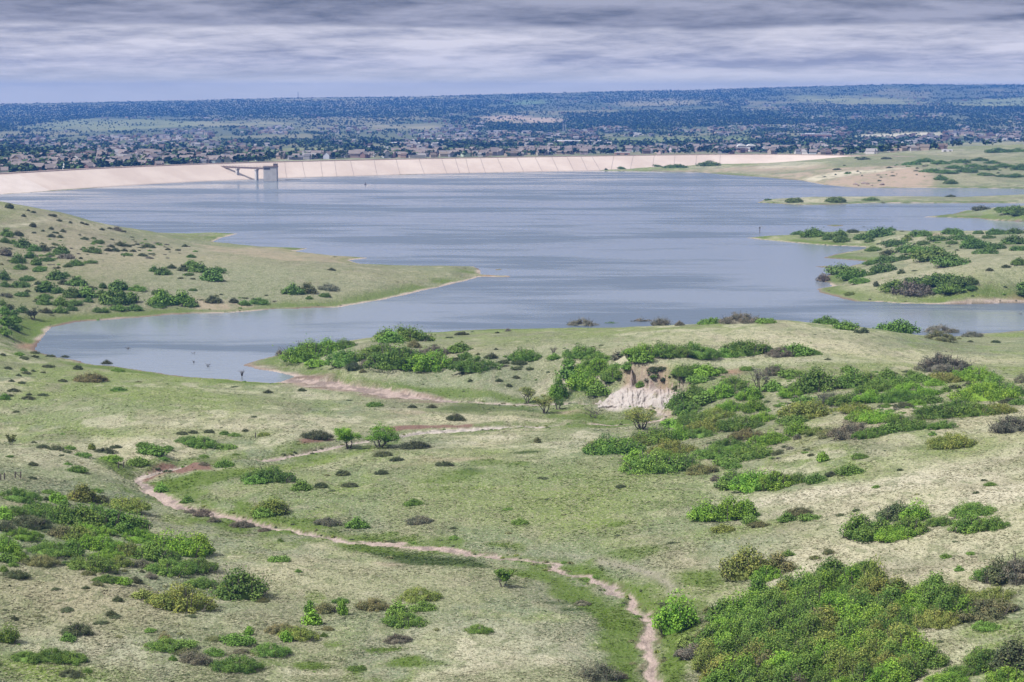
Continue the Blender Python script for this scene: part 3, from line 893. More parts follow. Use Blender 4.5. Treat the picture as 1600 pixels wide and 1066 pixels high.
def build_water():
    uu = np.linspace(-0.40, 0.40, 321)
    Yf = np.interp(uu, dam_u, dam_Y) + 8
    Yf = np.where(uu > 0.19, 1990.0, Yf)
    t = np.linspace(0, 1, 120)
    Yg = 300.0 * (Yf[None] / 300.0) ** t[:, None]
    V = np.stack([Yg * uu[None], Yg, np.zeros_like(Yg)], -1).reshape(-1, 3)
    i = np.arange(120 * 321).reshape(120, 321)
    fc = np.stack([i[:-1, :-1], i[:-1, 1:], i[1:, 1:], i[1:, :-1]], -1).reshape(-1, 4)
    m, T = new_mat("lake_water")
    tc = T.n('ShaderNodeTexCoord').outputs['Object']
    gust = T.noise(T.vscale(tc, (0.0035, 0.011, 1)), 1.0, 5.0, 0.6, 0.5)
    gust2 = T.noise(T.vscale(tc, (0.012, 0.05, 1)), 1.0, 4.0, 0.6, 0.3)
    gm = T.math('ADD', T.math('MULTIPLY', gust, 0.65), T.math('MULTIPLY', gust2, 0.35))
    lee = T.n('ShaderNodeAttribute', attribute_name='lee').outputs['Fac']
    calm_sheen = T.smooth(T.math('SUBTRACT', gm, T.math('MULTIPLY', lee, 0.22)), 0.56, 0.44)
    c = T.mix(calm_sheen, (0.080, 0.107, 0.145), (0.205, 0.235, 0.272))  # calm patches get a lighter base colour: sky sheen painted in
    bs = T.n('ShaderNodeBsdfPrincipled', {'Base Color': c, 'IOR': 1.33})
    T.set(bs, 'Roughness', T.math('ADD', 0.30, T.math('MULTIPLY', calm_sheen, -0.18)))
    w1 = T.noise(T.vscale(tc, (0.55, 1.0, 1)), 0.28, 4.0, 0.6, 0.4)
    w2 = T.noise(T.vscale(tc, (0.7, 1.0, 1)), 1.3, 3.0, 0.6, 0.2)
    h = T.math('ADD', w1, T.math('MULTIPLY', w2, 0.35))
    bp = T.n('ShaderNodeBump', {'Distance': 0.8, 'Height': h})
    T.set(bp, 'Strength', T.math('ADD', 0.36, T.math('MULTIPLY', calm_sheen, -0.28)))
    T.set(bs, 'Normal', bp.outputs[0])
    T.n('ShaderNodeOutputMaterial', {0: bs.outputs[0]})
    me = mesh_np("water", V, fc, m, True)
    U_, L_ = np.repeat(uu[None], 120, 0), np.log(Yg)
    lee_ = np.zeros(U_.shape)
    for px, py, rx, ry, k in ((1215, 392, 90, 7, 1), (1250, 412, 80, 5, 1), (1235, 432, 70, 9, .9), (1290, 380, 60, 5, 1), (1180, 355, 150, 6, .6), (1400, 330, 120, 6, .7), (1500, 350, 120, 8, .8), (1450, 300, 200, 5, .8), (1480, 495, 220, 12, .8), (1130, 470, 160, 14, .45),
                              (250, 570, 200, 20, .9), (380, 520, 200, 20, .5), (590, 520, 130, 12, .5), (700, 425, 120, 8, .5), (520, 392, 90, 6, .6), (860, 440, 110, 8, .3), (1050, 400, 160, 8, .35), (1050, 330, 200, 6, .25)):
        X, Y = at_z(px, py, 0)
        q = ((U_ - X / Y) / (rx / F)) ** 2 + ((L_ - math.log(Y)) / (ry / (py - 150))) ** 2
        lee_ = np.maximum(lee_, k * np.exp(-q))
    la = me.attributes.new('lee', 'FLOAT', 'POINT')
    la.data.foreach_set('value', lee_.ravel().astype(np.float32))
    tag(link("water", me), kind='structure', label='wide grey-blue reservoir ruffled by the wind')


build_water()

# ------------------------------------------------------------------ the dam
CREST_H = 14.0
def concrete_mat():
    m, T = new_mat("dam_concrete")
    tc = T.n('ShaderNodeTexCoord').outputs['Object']
    a = T.noise(tc, 0.02, 5.0, 0.65)
    b = T.noise(T.vscale(tc, (1, 1, .25)), 0.35, 4.0, 0.7)
    sep = T.n('ShaderNodeSeparateXYZ', {0: tc})
    h = T.math('ADD', sep.outputs[2], T.math('MULTIPLY', T.math('SUBTRACT', b, .5), 1.6))
    c = T.mix(T.smooth(a, .36, .64), (0.425, 0.345, 0.30), (0.49, 0.41, 0.36))
    c = T.mix(T.math('MULTIPLY', T.smooth(b, .52, .68), .16), c, (.30, .24, .21))
    c = T.mix(T.math('MULTIPLY', T.smooth(h, 1.1, .3), .55), c, (.22, .185, .165))      # wet tide mark
    T.n('ShaderNodeOutputMaterial', {0: T.n('ShaderNodeBsdfPrincipled', {'Base Color': c, 'Roughness': .92}).outputs[0]})
    return m


concrete = concrete_mat()
concrete_pale = simple_mat("dam_concrete_pale", (0.47, 0.40, 0.36), (0.52, 0.45, 0.41), 0.08, 0.9)
joint_mat = simple_mat("joint_dark", (0.20, 0.165, 0.15), (0.27, 0.22, 0.20), 0.4)
road_mat = simple_mat("crest_gravel", (0.23, 0.165, 0.14), (0.33, 0.25, 0.21), 0.2)
grassy_mat = simple_mat("dam_back_grass", (0.10, 0.12, 0.05), (0.18, 0.18, 0.09), 0.05)


def dam_frame(u):
    """water-line point at lateral angle u, with the outward (upstream) normal"""
    Y = float(np.interp(u, dam_u, dam_Ys))
    e = 0.004
    Ya, Yb = float(np.interp(u - e, dam_u, dam_Ys)), float(np.interp(u + e, dam_u, dam_Ys))
    p = Vector((u * Y, Y))
    t = Vector(((u + e) * Yb - (u - e) * Ya, Yb - Ya)).normalized()
    n = Vector((t.y, -t.x))            # towards the lake
    return p, t, n


# smooth the line
uu_ = np.linspace(dam_u[0], dam_u[-1], 200)
yy_ = np.interp(uu_, dam_u, dam_Y)
for _ in range(60):
    yy_[1:-1] = 0.25 * yy_[:-2] + 0.5 * yy_[1:-1] + 0.25 * yy_[2:]
dam_u, dam_Ys = uu_, yy_


def dam_pt(u, h, lift=0.0):
    p, t, n = dam_frame(u)
    q = p - n * (3.0 * h)
    return (q.x + n.x * lift * .3, q.y + n.y * lift * .3, h + lift)


def dam_crest_u(px_top):
    """lateral angle whose crest point shows at this photo column"""
    best = min(np.linspace(-0.28, 0.20, 1600), key=lambda u: abs(proj(*dam_pt(u, CREST_H))[0] - px_top))
    return float(best)


def build_dam():
    root = bpy.data.objects.new("dam", None)
    col.objects.link(root)
    root.location = dam_pt(0.0, 0.0)
    R = Vector(root.location)
    tag(root, 'long pale concrete-faced dam across the far side of the reservoir', 'dam')
    us = np.linspace(dam_u[0] + .005, dam_u[-1] - .005, 140)
    hs = [-3.0, 0.0, 4.0, 8.0, 11.0, CREST_H]

    def strip(name, prof, mat, us=us):
        V, fc = [], []
        for u in us:
            p, t, n = dam_frame(u)
            for off, h in prof:
                q = p - n * off
                V.append((q.x - R.x, q.y - R.y, h - R.z))
        k = len(prof)
        for a in range(len(us) - 1):
            for b in range(k - 1):
                fc.append((a * k + b, (a + 1) * k + b, (a + 1) * k + b + 1, a * k + b + 1))
        return link(name, mesh_np(name, V, fc, mat, False), root)
    strip("concrete_face", [(3 * h, h) for h in hs], concrete)
    c3 = CREST_H * 3
    strip("crest_road", [(c3, CREST_H + .02), (c3 + .2, CREST_H + .7), (c3 + 8, CREST_H + .7), (c3 + 9, CREST_H)], road_mat)
    strip("grassed_back", [(c3 + 9, CREST_H - .05), (c3 + 70, -10), (c3 + 110, -16)], grassy_mat)
    # pale apron at the near end, on the face
    V, fc = [], []
    u_a, u_b = dam_crest_u(-130), dam_crest_u(25)
    u_w = (80 - 800) / F
    for k in range(21):
        h = -1 + (CREST_H + .02) * k / 20 + .0
        f = k / 20
        for j in range(9):
            u = u_a + (u_w * (1 - f) + u_b * f - u_a) * j / 8
            x, y, z = dam_pt(u, h, .06)
            V.append((x - R.x, y - R.y, z - R.z))
    for k in range(20):
        for j in range(8):
            fc.append((k * 9 + j, k * 9 + j + 1, (k + 1) * 9 + j + 1, (k + 1) * 9 + j))
    link("pale_apron", mesh_np("pale_apron", V, fc, concrete_pale), root)
    tops = [430, 445, 472, 501, 522, 547, 584, 619, 655, 690, 711, 727, 750, 777, 807, 836, 862, 886, 907, 925, 959, 989, 1022, 1055, 1089, 1125]
    bots = [434, 448, 477, 504, 526, 553, 589, 625, 663, 698, 718, 733, 758, 787, 818, 847, 872, 896, 917, 937, 953, 983, 1018, 1052, 1086, 1124]
    for a, b in zip(tops, bots):
        u_t = dam_crest_u(a)
        u_b = (b - 800) / F
        V, fc = [], []
        for k in range(7):
            f = k / 6
            u = u_b * (1 - f) + u_t * f
            p, t, n = dam_frame(u)
            x, y, z = dam_pt(u, -0.5 + (CREST_H + .3) * f, .10)
            for s in (-.26, .26):
                V.append((x + t.x * s - R.x, y + t.y * s - R.y, z - R.z))
                V.append((x + t.x * s - R.x, y + t.y * s - R.y, z - R.z - .25))
        for k in range(6):
            i = 4 * k
            fc += [(i, i + 2, i + 6, i + 4), (i, i + 4, i + 5, i + 1), (i + 2, i + 3, i + 7, i + 6)]
        link("joint", mesh_np("joint", V, fc, joint_mat), root)


build_dam()


def build_tower():
    stone = simple_mat("tower_concrete", (0.36, 0.345, 0.345), (0.46, 0.44, 0.44), 0.25)
    dark = simple_mat("tower_dark", (0.035, 0.03, 0.04), (0.07, 0.06, 0.07), 1.0)
    rust = simple_mat("deck_steel", (0.13, 0.10, 0.10), (0.19, 0.145, 0.14), .5)
    X, Y = at_z(422, 283, 0)
    c0 = dam_pt(dam_crest_u(336), CREST_H + .3)
    bx, by = c0[0] - X, c0[1] - Y
    L = math.hypot(bx, by)
    ang = math.atan2(by, bx)                       # towards the crest
    root = bpy.data.objects.new("intake_tower", None)
    col.objects.link(root)
    root.location = (X, Y + 6, 0)
    tag(root, 'grey concrete intake tower standing in the water by the dam', 'tower')
    top = 13.0
    b = MB()
    b.box(0, 0, -6, 12.4, 12.0, top + 6)
    link("tower_shaft", b.mesh("tower_shaft", stone), root)
    b = MB()
    b.box(0, 0, top, 13.2, 12.8, .8)
    link("roof_slab", b.mesh("roof_slab", rust), root)
    b = MB()
    b.box(-3.0, -6.05, top - 2.1, 6.0, .25, 1.5)
    link("louvre_band", b.mesh("louvre_band", dark), root)
    b = MB()
    b.box(4.6, 0, top + .8, 3.6, 7.0, 2.2)
    b.box(4.6, 0, top + 3.0, 4.0, 7.4, .3)
    link("hoist_house", b.mesh("hoist_house", rust), root)
    b = MB()
    for k in range(8):
        b.box(-6.2 + k * 1.25, -6.1, top + .8, .1, .1, 1.1)
    b.box(-1.7, -6.1, top + 1.85, 9.2, .1, .1)
    link("railing", b.mesh("railing", rust), root)
    # bridge
    br = bpy.data.objects.new("access_bridge", None)
    col.objects.link(br)
    br.location = (X, Y + 6, 0)
    tag(br, 'slender dark access bridge on two piers reaching the intake tower', 'bridge')
    dx, dy = math.cos(ang), math.sin(ang)
    mid = L / 2 + 2
    b = MB()
    b.box(dx * mid, dy * mid, top - 1.2, L - 6, 3.4, .5, ang)
    link("deck", b.mesh("deck", rust), br)
    b = MB()
    for s in (-1.2, 1.2):
        b.box(dx * mid - dy * s, dy * mid + dx * s, top - 2.5, L - 6, .4, 1.3, ang)
    link("girder", b.mesh("girder", rust), br)
    b = MB()
    for s in (-1.6, 1.6):
        b.box(dx * mid - dy * s, dy * mid + dx * s, top + .35, L - 6, .09, .09, ang)
        n = 18
        for k in range(n):
            f = 4 + (L - 6) * k / (n - 1)
            b.box(dx * f - dy * s, dy * f + dx * s, top - .7, .09, .09, 1.1, ang)
    link("guard_rail", b.mesh("guard_rail", rust), br)
    for frac in (0.25, 0.595):
        b = MB()
        f = L * frac
        b.box(dx * f, dy * f, -5, 2.4, 2.6, top + 5 - 3.6, ang)
        b.box(dx * f, dy * f, top - 3.6, 3.4, 3.6, 1.1, ang)
        link("pier", b.mesh("pier", stone), br)


build_tower()
# ------------------------------------------------------------------ foliage
def leaf_mat(name, dead=False):
    m, T = new_mat(name)
    oc = T.n('ShaderNodeObjectInfo')
    tone = T.n('ShaderNodeAttribute', attribute_name='tone').outputs['Fac']
    k = T.math('ADD', 0.55, T.math('MULTIPLY', tone, 0.9))
    kk = T.n('ShaderNodeCombineXYZ', {0: T.math('MULTIPLY', k, T.math('ADD', 0.80, T.math('MULTIPLY', tone, 0.40))), 1: k, 2: T.math('MULTIPLY', k, 0.95)}).outputs[0]
    c = T.mix(1.0, oc.outputs['Color'], kk, 'MULTIPLY')
    b = T.n('ShaderNodeBsdfPrincipled', {'Base Color': c, 'Roughness': 0.7, 'Specular IOR Level': 0.25})
    if dead:
        T.n('ShaderNodeOutputMaterial', {0: b.outputs[0]})
    else:
        tr = T.n('ShaderNodeBsdfTranslucent', {0: c})
        mx = T.n('ShaderNodeMixShader', {0: 0.20, 1: b.outputs[0], 2: tr.outputs[0]})
        T.n('ShaderNodeOutputMaterial', {0: mx.outputs[0]})
    return m


LEAF = leaf_mat("shrub_leaves")
TWIG = simple_mat("twig_bark", (0.060, 0.050, 0.045), (0.12, 0.10, 0.092), 3.0)


def leaf_cloud(r, cen, rad, nleaf, size, up=0.7, shell=0.75):
    """quads strewn through ellipsoidal knobs; returns verts, faces, tone"""
    n = len(cen)
    ci = r.integers(0, n, nleaf)
    d = r.normal(size=(nleaf, 3))
    d /= np.linalg.norm(d, axis=1)[:, None]
    rr = r.uniform(shell, 1.08, nleaf) ** 1.0
    p = cen[ci] + d * rad[ci] * rr[:, None]
    nrm = d * 0.8 + r.normal(size=(nleaf, 3)) * 0.45 + np.array((0, 0, up))
    nrm /= np.linalg.norm(nrm, axis=1)[:, None]
    a = np.cross(nrm, r.normal(size=(nleaf, 3)))
    a /= np.linalg.norm(a, axis=1)[:, None]
    b = np.cross(nrm, a)
    s = (size * r.uniform(0.6, 1.35, nleaf))[:, None]
    q = np.stack([p - a * s * .5, p + b * s * .42 - a * s * .05, p + a * s * .5, p - b * s * .42 + a * s * .05], 1)
    tone = np.clip(r.normal(0.5, 0.20, nleaf) + (r.random(n)[ci] - 0.5) * 0.7, 0, 1)
    return q.reshape(-1, 3), np.arange(nleaf * 4).reshape(-1, 4), np.repeat(tone, 4)


def bush_proto(seed, aspect, nleaf, knob, leaf, ragged=0.0):
    """a shrub one metre high, ASPECT metres wide, 0.75*ASPECT deep, sitting on z=0"""
    r = np.random.default_rng(seed)
    W, D = aspect / 2, aspect * 0.72 / 2
    nl = max(1, int(round(aspect * 1.6)))
    lob = []
    for k in range(nl):
        f = (k + .5) / nl * 2 - 1
        lob.append((f * W * 0.72 + r.normal() * .06, r.uniform(-.4, .4) * D, (1 - 0.45 * f * f) * r.uniform(.62, 1.0), W * r.uniform(.30, .50) if nl > 1 else W * .9))
    lob.append((0, 0, r.uniform(.8, 1.0), W * 0.55))
    cen, nk = [], int(22 * aspect + 12) if knob < .3 else int(9 * aspect + 6)
    for _ in range(nk * 3):
        x, y = r.uniform(-W, W), r.uniform(-D, D)
        if (x / W) ** 2 + (y / D) ** 2 > 1:
            continue
        h = 0
        for lx, ly, lz, lr in lob:
            t = ((x - lx) / max(lr, .2)) ** 2 + ((y - ly) / max(lr * .8, .2)) ** 2
            if t < 1:
                h = max(h, lz * math.sqrt(1 - t))
        e = 1 - (x / W) ** 2 - (y / D) ** 2
        h = max(h, r.uniform(.52, .72) * e ** .36)
        zc = h * r.uniform(.35, 1.0) ** .4 - knob * .35
        cen.append((x, y, max(zc, knob * .5)))
        if len(cen) >= nk:
            break
    cen = np.array(cen)
    rad = np.tile(np.array([[1.15, 1.0, .9]]), (len(cen), 1)) * (knob * r.uniform(.65, 1.3, len(cen)))[:, None]
    V, Fc, tone = leaf_cloud(r, cen, rad, nleaf, leaf)
    if ragged:
        n2 = int(nleaf * ragged)
        c2 = cen[r.integers(0, len(cen), n2)] + np.stack([r.normal(0, knob, n2), r.normal(0, knob, n2), np.abs(r.normal(.12, .16, n2))], 1)
        V2, F2, t2 = leaf_cloud(r, c2, np.full((n2, 3), .02), n2, leaf * .9)
        Fc = np.concatenate([Fc, F2 + len(V)])
        V = np.concatenate([V, V2])
        tone = np.concatenate([tone, t2])
    V[:, 2] = np.maximum(V[:, 2], -0.05)
    # shaded inner mass of twigs and leaves so that one does not see straight through
    A, B = 14, 5
    core, cf = [], []
    for i in range(B + 1):
        ph = i / B * math.pi / 2
        for j in range(A):
            th = j / A * 2 * math.pi
            core.append((W * .70 * math.cos(ph) * math.cos(th), D * .70 * math.cos(ph) * math.sin(th), 0.46 * math.sin(ph) - .05))
    for i in range(B):
        for j in range(A):
            cf.append((i * A + j, i * A + (j + 1) % A, (i + 1) * A + (j + 1) % A, (i + 1) * A + j))
    Fc = np.concatenate([Fc, np.array(cf) + len(V)])
    V = np.concatenate([V, np.array(core)])
    tone = np.concatenate([tone, np.full(len(core), .5)])
    me = mesh_np("shrub_crown", V, Fc, LEAF)
    t = me.attributes.new('tone', 'FLOAT', 'POINT')
    t.data.foreach_set('value', tone.astype(np.float32))
    return me, (V, Fc, tone)


def stem_proto(seed, aspect, n=26, h=1.02):
    """all stems rise from one root under the ground"""
    r = random.Random(seed)
    b = MB()
    b.v.append((0, 0, -.35))
    for k in range(n):
        x, y = r.uniform(-.40, .40) * aspect, r.uniform(-.38, .30) * aspect * .72
        dx, dy = x * .35 + r.uniform(-.15, .15), y * .35 + r.uniform(-.15, .15)
        hh = h * r.uniform(.55, 1.0) * math.sqrt(max(.15, 1 - (x / (aspect * .5)) ** 2))
        prev = None
        for px_, py_, pz, rad in ((x, y, -.02, .022), (x + dx * .4, y + dy * .4, hh * .5, .016), (x + dx, y + dy, hh, .006)):
            i = len(b.v)
            for q in range(4):
                t = q * math.pi / 2
                b.v.append((px_ + rad * math.cos(t), py_ + rad * math.sin(t), pz))
            for q in range(4):
                if prev is None:
                    b.f.append((0, i + q, i + (q + 1) % 4))
                else:
                    b.f.append((prev + q, prev + (q + 1) % 4, i + (q + 1) % 4, i + q))
            prev = i
    return b.mesh("stems", TWIG)


ASPECTS = [1.15, 1.8, 2.6, 3.8]
PROTO, STEMS, SMALL, SMALLDATA = {}, {}, {}, {}
for ai, a in enumerate(ASPECTS):
    PROTO[ai] = [bush_proto(100 + 10 * ai + k, a, int(2200 + 2000 * a), .20, .064, .06 + .05 * (k == 2))[0] for k in range(3)]
    STEMS[ai] = [stem_proto(30 + ai * 4 + k, a) for k in range(2)]
    got = [bush_proto(200 + 10 * ai + k, a, int(620 + 560 * a), .24, .125, .05) for k in range(3)]
    SMALL[ai] = [g[0] for g in got]
    SMALLDATA[ai] = [g[1] for g in got]
RAG = [bush_proto(300 + k, 1.7, 4200, .14, .05, .4)[0] for k in range(3)]

COLS = {'g': (0.160, 0.292, 0.036), 'd': (0.124, 0.216, 0.040), 'o': (0.190, 0.232, 0.055), 'b': (0.170, 0.178, 0.078), 'p': (0.170, 0.165, 0.122), 'k': (0.088, 0.110, 0.050)}
WORD = {'g': 'bright green', 'd': 'dark green', 'o': 'olive green', 'b': 'brownish', 'p': 'grey leafless', 'k': 'blackish green'}

S = []          # region phrase, cx, base_y, w, h, colour


def R_(region, txt):
    for t in txt.replace('\n', ' ').split():
        a = t.split(',')
        k = 1.2 if ('thicket' in region or 'hedge' in region or 'row' in region or 'point' in region) and float(a[2]) > 20 else 1.0
        S.append((region, float(a[0]), float(a[1]), float(a[2]) * k, float(a[3]), a[4]))


R_('on the left hill crest', '''15,326,11,8,k 44,330,5,3,k 52,333,8,3,k 37,339,7,4,k 82,338.5,14,4,k 92,346,10,3,k 110,349,6,3,k 128,350,7,3,k 135,352,7,3,k 51,355,9,6,k 80,359,7,4,k
67,362,5,3,k 98,363,9,4,k 53,365,7,3,k 159,360,8,3,k 183,361,14,7,p 193,363,8,3,k 171,358,8,3,k''')
R_('on the scrubby left hill flank', '''10,370,20,11,d 28,369,14,7,k 80,371,13,5,k 94,372,9,4,k 87,365,10,3,k 8,380,14,8,d 21,382,12,6,d 36,388,20,12,d 54,393,20,10,d 68,393,20,10,k 47,404,14,11,d 78,401,12,5,d
96,398,22,12,d 104,405,25,8,p 74,409,20,7,d 56,415,14,10,d 118,416,24,9,d 106,418,12,5,o 8,400,17,12,p 29,412,22,11,d 32,422,20,8,d 142,412,18,6,d 62,425,20,8,d 91,420,6,3,k 126,405,5,3,k''')
R_('on the left hill bench', '''124,368,5,2,k 132,375,14,4,k 153,381,18,7,d 175,387,8,4,k 188,385,14,6,k 200,386,10,4,k 214,383,8,3,k 229,387,12,5,k 239,388,8,4,k 144,396,30,7,d 169,393,10,5,k 198,400,16,5,d 223,401,16,5,k
180,393,14,5,k 194,393,10,4,k 208,394,9,4,k 262,391,8,3,k 278,392,8,3,k 299,403,14,5,d 289,386,8,4,k''')
R_('on the slope above the cove', '''6,438,14,12,d 43,440,25,8,d 33,450,27,12,d 8,449,14,8,d 60,445,9,6,k 88,438,25,12,d 103,433,12,7,d 99,445,14,8,k 120,447,28,12,d 72,457,26,17,g 91,459,18,9,d 113,466,24,15,d 134,466,23,14,g
138,473,13,6,d 142,454,20,6,k 161,451,10,9,d 184,454,23,13,d 214,456,30,8,g 159,465,20,10,d 180,477,42,22,d 205,474,20,16,g''')
R_('along the near shore of the cove', '''152,489,14,8,d 164,489,11,8,d 186,487,25,8,g 210,486,20,8,d 250,462,22,9,d 255,479,38,17,g 286,477,36,18,g 298,481,20,8,d 247,482,22,7,d 333,474,24,9,k 365,474,14,7,k 405,477,30,9,d 382,478,16,7,d''')
R_('at the left edge beside the cove', '''10,465,19,8,p 34,464,23,7,d 70,468,24,7,d 43,457,8,4,k 69,477,22,10,d 56,472,8,5,k 95,479,22,12,g 94,490,19,10,g 116,478,22,8,d 112,486,17,7,d 72,490,15,8,k 35,489,15,9,d
4,478,10,8,d 14,484,14,8,k 6,492,14,12,g 21,494,15,9,d 23,506,18,12,g 8,510,18,14,g 25,517,18,10,d 6,524,22,12,g''')
R_('on the pale left peninsula', '''241,425,14,7,d 254,430,24,10,d 268,420,12,6,k 287,424,18,10,k 295,431,14,5,d 299,417,20,9,g 310,426,28,12,d 330,440,31,14,d 340,427,24,8,d 282,436,8,3,k 301,437,8,3,k 458,461,28,12,d 480,459,25,14,k
513,455,34,8,p 507,465,17,7,d 483,468,11,4,d 301,455,13,4,d 518,423,10,4,k''')
R_('on the near-left meadow beside the cove', '''29,556,16,6,d 38,562,15,5,k 54,559,14,4,k 55,553,13,3,k 79,558,14,3,k 102,560,14,3,k 76,575,17,6,k 122,578,14,8,k 167,571,15,7,k 184,581,22,6,d 4,556,8,4,k 12,577,13,4,k 37,580,10,5,d 41,585,16,5,k
29,588,8,4,k 52,581,7,3,k 67,583,8,3,k 18,597,8,4,k 34,600,10,4,k 98,597,15,4,k 142,598,46,5,b 185,612,24,6,d 22,613,20,6,k 8,625,15,9,d 16,620,9,4,k 45,625,21,6,k 45,618,9,3,k 67,619,14,4,k 25,645,10,4,k 419,615,12,5,k''')
R_('in the gully behind the left mound', '''53,693,9,4,k 87,704,22,10,k 68,701,20,5,k 109,703,17,8,d 104,708,16,5,k 130,715,26,10,d 144,703,10,10,o 165,709,34,8,k 182,701,18,5,k 172,722,36,11,g 215,730,34,14,d 223,699,21,8,d 240,712,46,9,d
262,704,18,7,d 255,720,18,6,d''')
R_('on the terrace above the creek bend', '''284,680,18,7,k 302,678,16,5,k 294,694,38,10,d 315,701,52,12,d 326,677,15,6,k 351,680,14,7,d 366,683,20,6,d 383,675,9,4,k 413,682,18,8,o 356,703,29,7,d 350,731,29,12,d 318,728,15,6,p 369,712,11,4,d 318,715,16,5,d 495,688,46,9,k''')  # last entry: a dark bush standing in for the shadowed bank
R_('on the bare left-edge mound', '''15,715,11,4,d 51,728,14,6,k 106,727,13,4,d 121,739,33,9,d 96,713,8,3,k 50,749,14,5,k''')
R_('in the left-edge oak thicket', '''26,785,58,22,d 74,772,19,8,d 72,783,7,8,k 89,787,23,15,g 129,785,30,23,o 152,770,18,7,d 154,786,24,12,k 195,800,56,27,o 130,828,60,34,d 170,832,60,36,d 205,834,48,34,d 100,822,44,30,d 150,815,60,24,d 58,808,54,20,d
22,806,34,16,d 4,812,24,18,g 130,836,34,18,g 158,838,36,14,g 216,850,52,20,g 8,832,24,18,k 44,827,50,16,k 76,834,34,14,k 98,842,36,20,b 124,848,40,24,o 36,846,46,18,g 8,865,34,28,g 78,872,60,26,d 112,870,28,24,d 160,862,58,24,g
138,860,36,20,g 165,876,44,18,g 200,870,44,22,o 232,878,48,26,d 258,880,40,22,d''')
R_('right of the left-edge oak thicket', '''288,870,44,30,g 262,864,36,26,g 310,868,34,26,g 308,893,48,20,d 290,897,44,18,d 258,900,56,20,d 312,920,40,18,d''')
R_('below the left-edge oak thicket', '''146,894,60,18,d 186,886,34,16,o 220,888,30,14,p 62,887,46,20,b 30,878,22,15,g 8,880,24,14,d 20,886,14,7,d 102,883,12,7,d 117,880,10,10,k
24,906,34,14,k 6,894,12,9,d 38,904,14,7,k 137,900,20,8,b 166,912,36,14,d 188,914,28,14,g 212,912,20,10,k 236,905,20,9,p 152,916,16,8,b 134,921,10,5,k 194,894,12,5,b 222,895,7,4,k''')
R_('on the lower-left meadow', '''184,941,16,8,k 280,956,98,46,o 222,937,30,16,o 375,938,80,38,d 410,942,22,8,b 174,964,16,10,k 22,970,12,6,k 120,995,42,22,k 107,1003,22,13,d 12,1006,30,22,d 15,917,5,3,k 45,1037,52,16,d 80,1037,60,22,d 112,1039,48,20,d
112,1060,36,9,k 137,1052,14,7,d 255,1020,56,16,d 285,1016,40,12,d 258,1004,16,14,b 290,1026,34,10,b 303,1040,44,20,p 270,1033,12,7,d''')
R_('left of the lone creek tree', '''484,957,14,18,d 508,959,34,18,b 535,961,14,20,g 531,944,28,6,d 487,977,22,22,g 499,975,8,4,d 389,993,13,14,g 441,991,46,16,b 467,1002,56,18,o 447,1003,16,16,g 511,986,18,9,b 506,996,12,6,d 582,955,50,18,b 656,942,64,17,o
661,957,43,13,d 631,981,66,20,d 622,965,26,22,d 334,1003,25,8,b 370,1009,50,12,d 422,1028,60,20,d 370,1053,72,24,d 334,1027,34,12,d 325,1038,20,10,p 377,1022,22,7,p 622,1006,42,9,p 557,1049,27,8,d 466,895,10,5,d 435,879,33,5,d 748,991,42,15,d''')
R_('on the flat between the creek loops', '''649,702,42,9,k 599,714,28,6,k 620,721,20,7,k 695,729,26,7,k 535,744,21,9,k 596,742,20,8,k 472,612,13,5,k 585,636,25,8,d 644,638,12,5,k 675,638,13,6,k 712,658,28,11,k 420,754,72,10,d 471,765,22,9,d 501,763,20,9,k 400,757,36,12,d
472,767,30,14,d 546,762,26,6,k 424,806,52,27,o 412,809,30,14,d 512,823,40,14,p 558,827,30,17,d 656,820,41,14,p 646,791,31,8,d 812,821,28,8,d 970,763,15,6,k 840,692,9,8,b''')
R_('along the sandy creek bed', '''298,803,26,12,p 317,808,28,12,p 334,817,20,9,p 378,825,34,12,p 413,831,18,7,p 438,847,9,5,d 293,786,14,9,d 252,770,16,12,d 910,947,25,9,p 935,1066,60,30,p 970,1062,20,12,p''')
R_('on the point between cove and creek', '''481,566,62,26,g 488,546,28,10,d 512,552,32,18,g 536,546,36,14,d 495,575,28,12,g 543,573,52,26,d 590,565,42,24,d 553,580,22,12,k 574,574,17,12,p 622,580,76,32,d 598,555,44,16,d 647,544,20,10,b 680,557,38,14,p 672,582,68,27,g
632,534,68,13,d 612,536,30,16,d 437,556,9,8,p 567,583,10,5,b''')
R_('on the plateau slope above the valley', '''742,584,72,20,d 719,551,32,15,d 728,562,20,9,d 714,567,18,8,k 820,566,46,20,d 866,563,18,8,d 828,579,11,5,k 806,592,10,4,k 780,597,10,4,k 735,597,8,4,k 795,605,9,5,k 768,561,16,7,k 786,569,18,6,k 811,571,22,4,k 747,555,6,3,k
775,547,6,3,k 722,524,20,4,k 777,521,6,3,k 794,518,9,4,p''')
R_('on the plateau edge against the lake', '''911,512,46,12,p 955,510,20,6,d 1001,509,30,10,p 1033,509,28,11,p 1062,509,12,6,p 980,509,14,4,p 1110,507,36,5,d 1158,506,60,8,p 1180,501,36,9,d 1196,506,30,8,d 1247,501,26,6,d 1290,507,40,5,d 1322,516,34,12,d 1350,520,12,9,k
1400,519,66,7,g 1470,524,54,10,p 1519,527,30,8,p 1468,533,50,7,b 1556,536,14,5,k 1516,535,9,3,k 1341,521,14,3,k''')
R_('in the long plateau shrub row', '''910,561,46,15,d 889,571,16,10,d 938,570,44,16,d 965,562,16,12,p 988,565,16,16,k 1005,565,52,18,g 1036,560,44,18,d 1056,560,40,14,d 1085,560,60,15,d 1133,560,34,12,d 1166,558,60,17,d 1190,551,26,10,d 1221,559,38,9,p 1242,557,44,10,d
1271,555,22,8,d 1220,548,17,4,d 1293,563,10,3,k''')
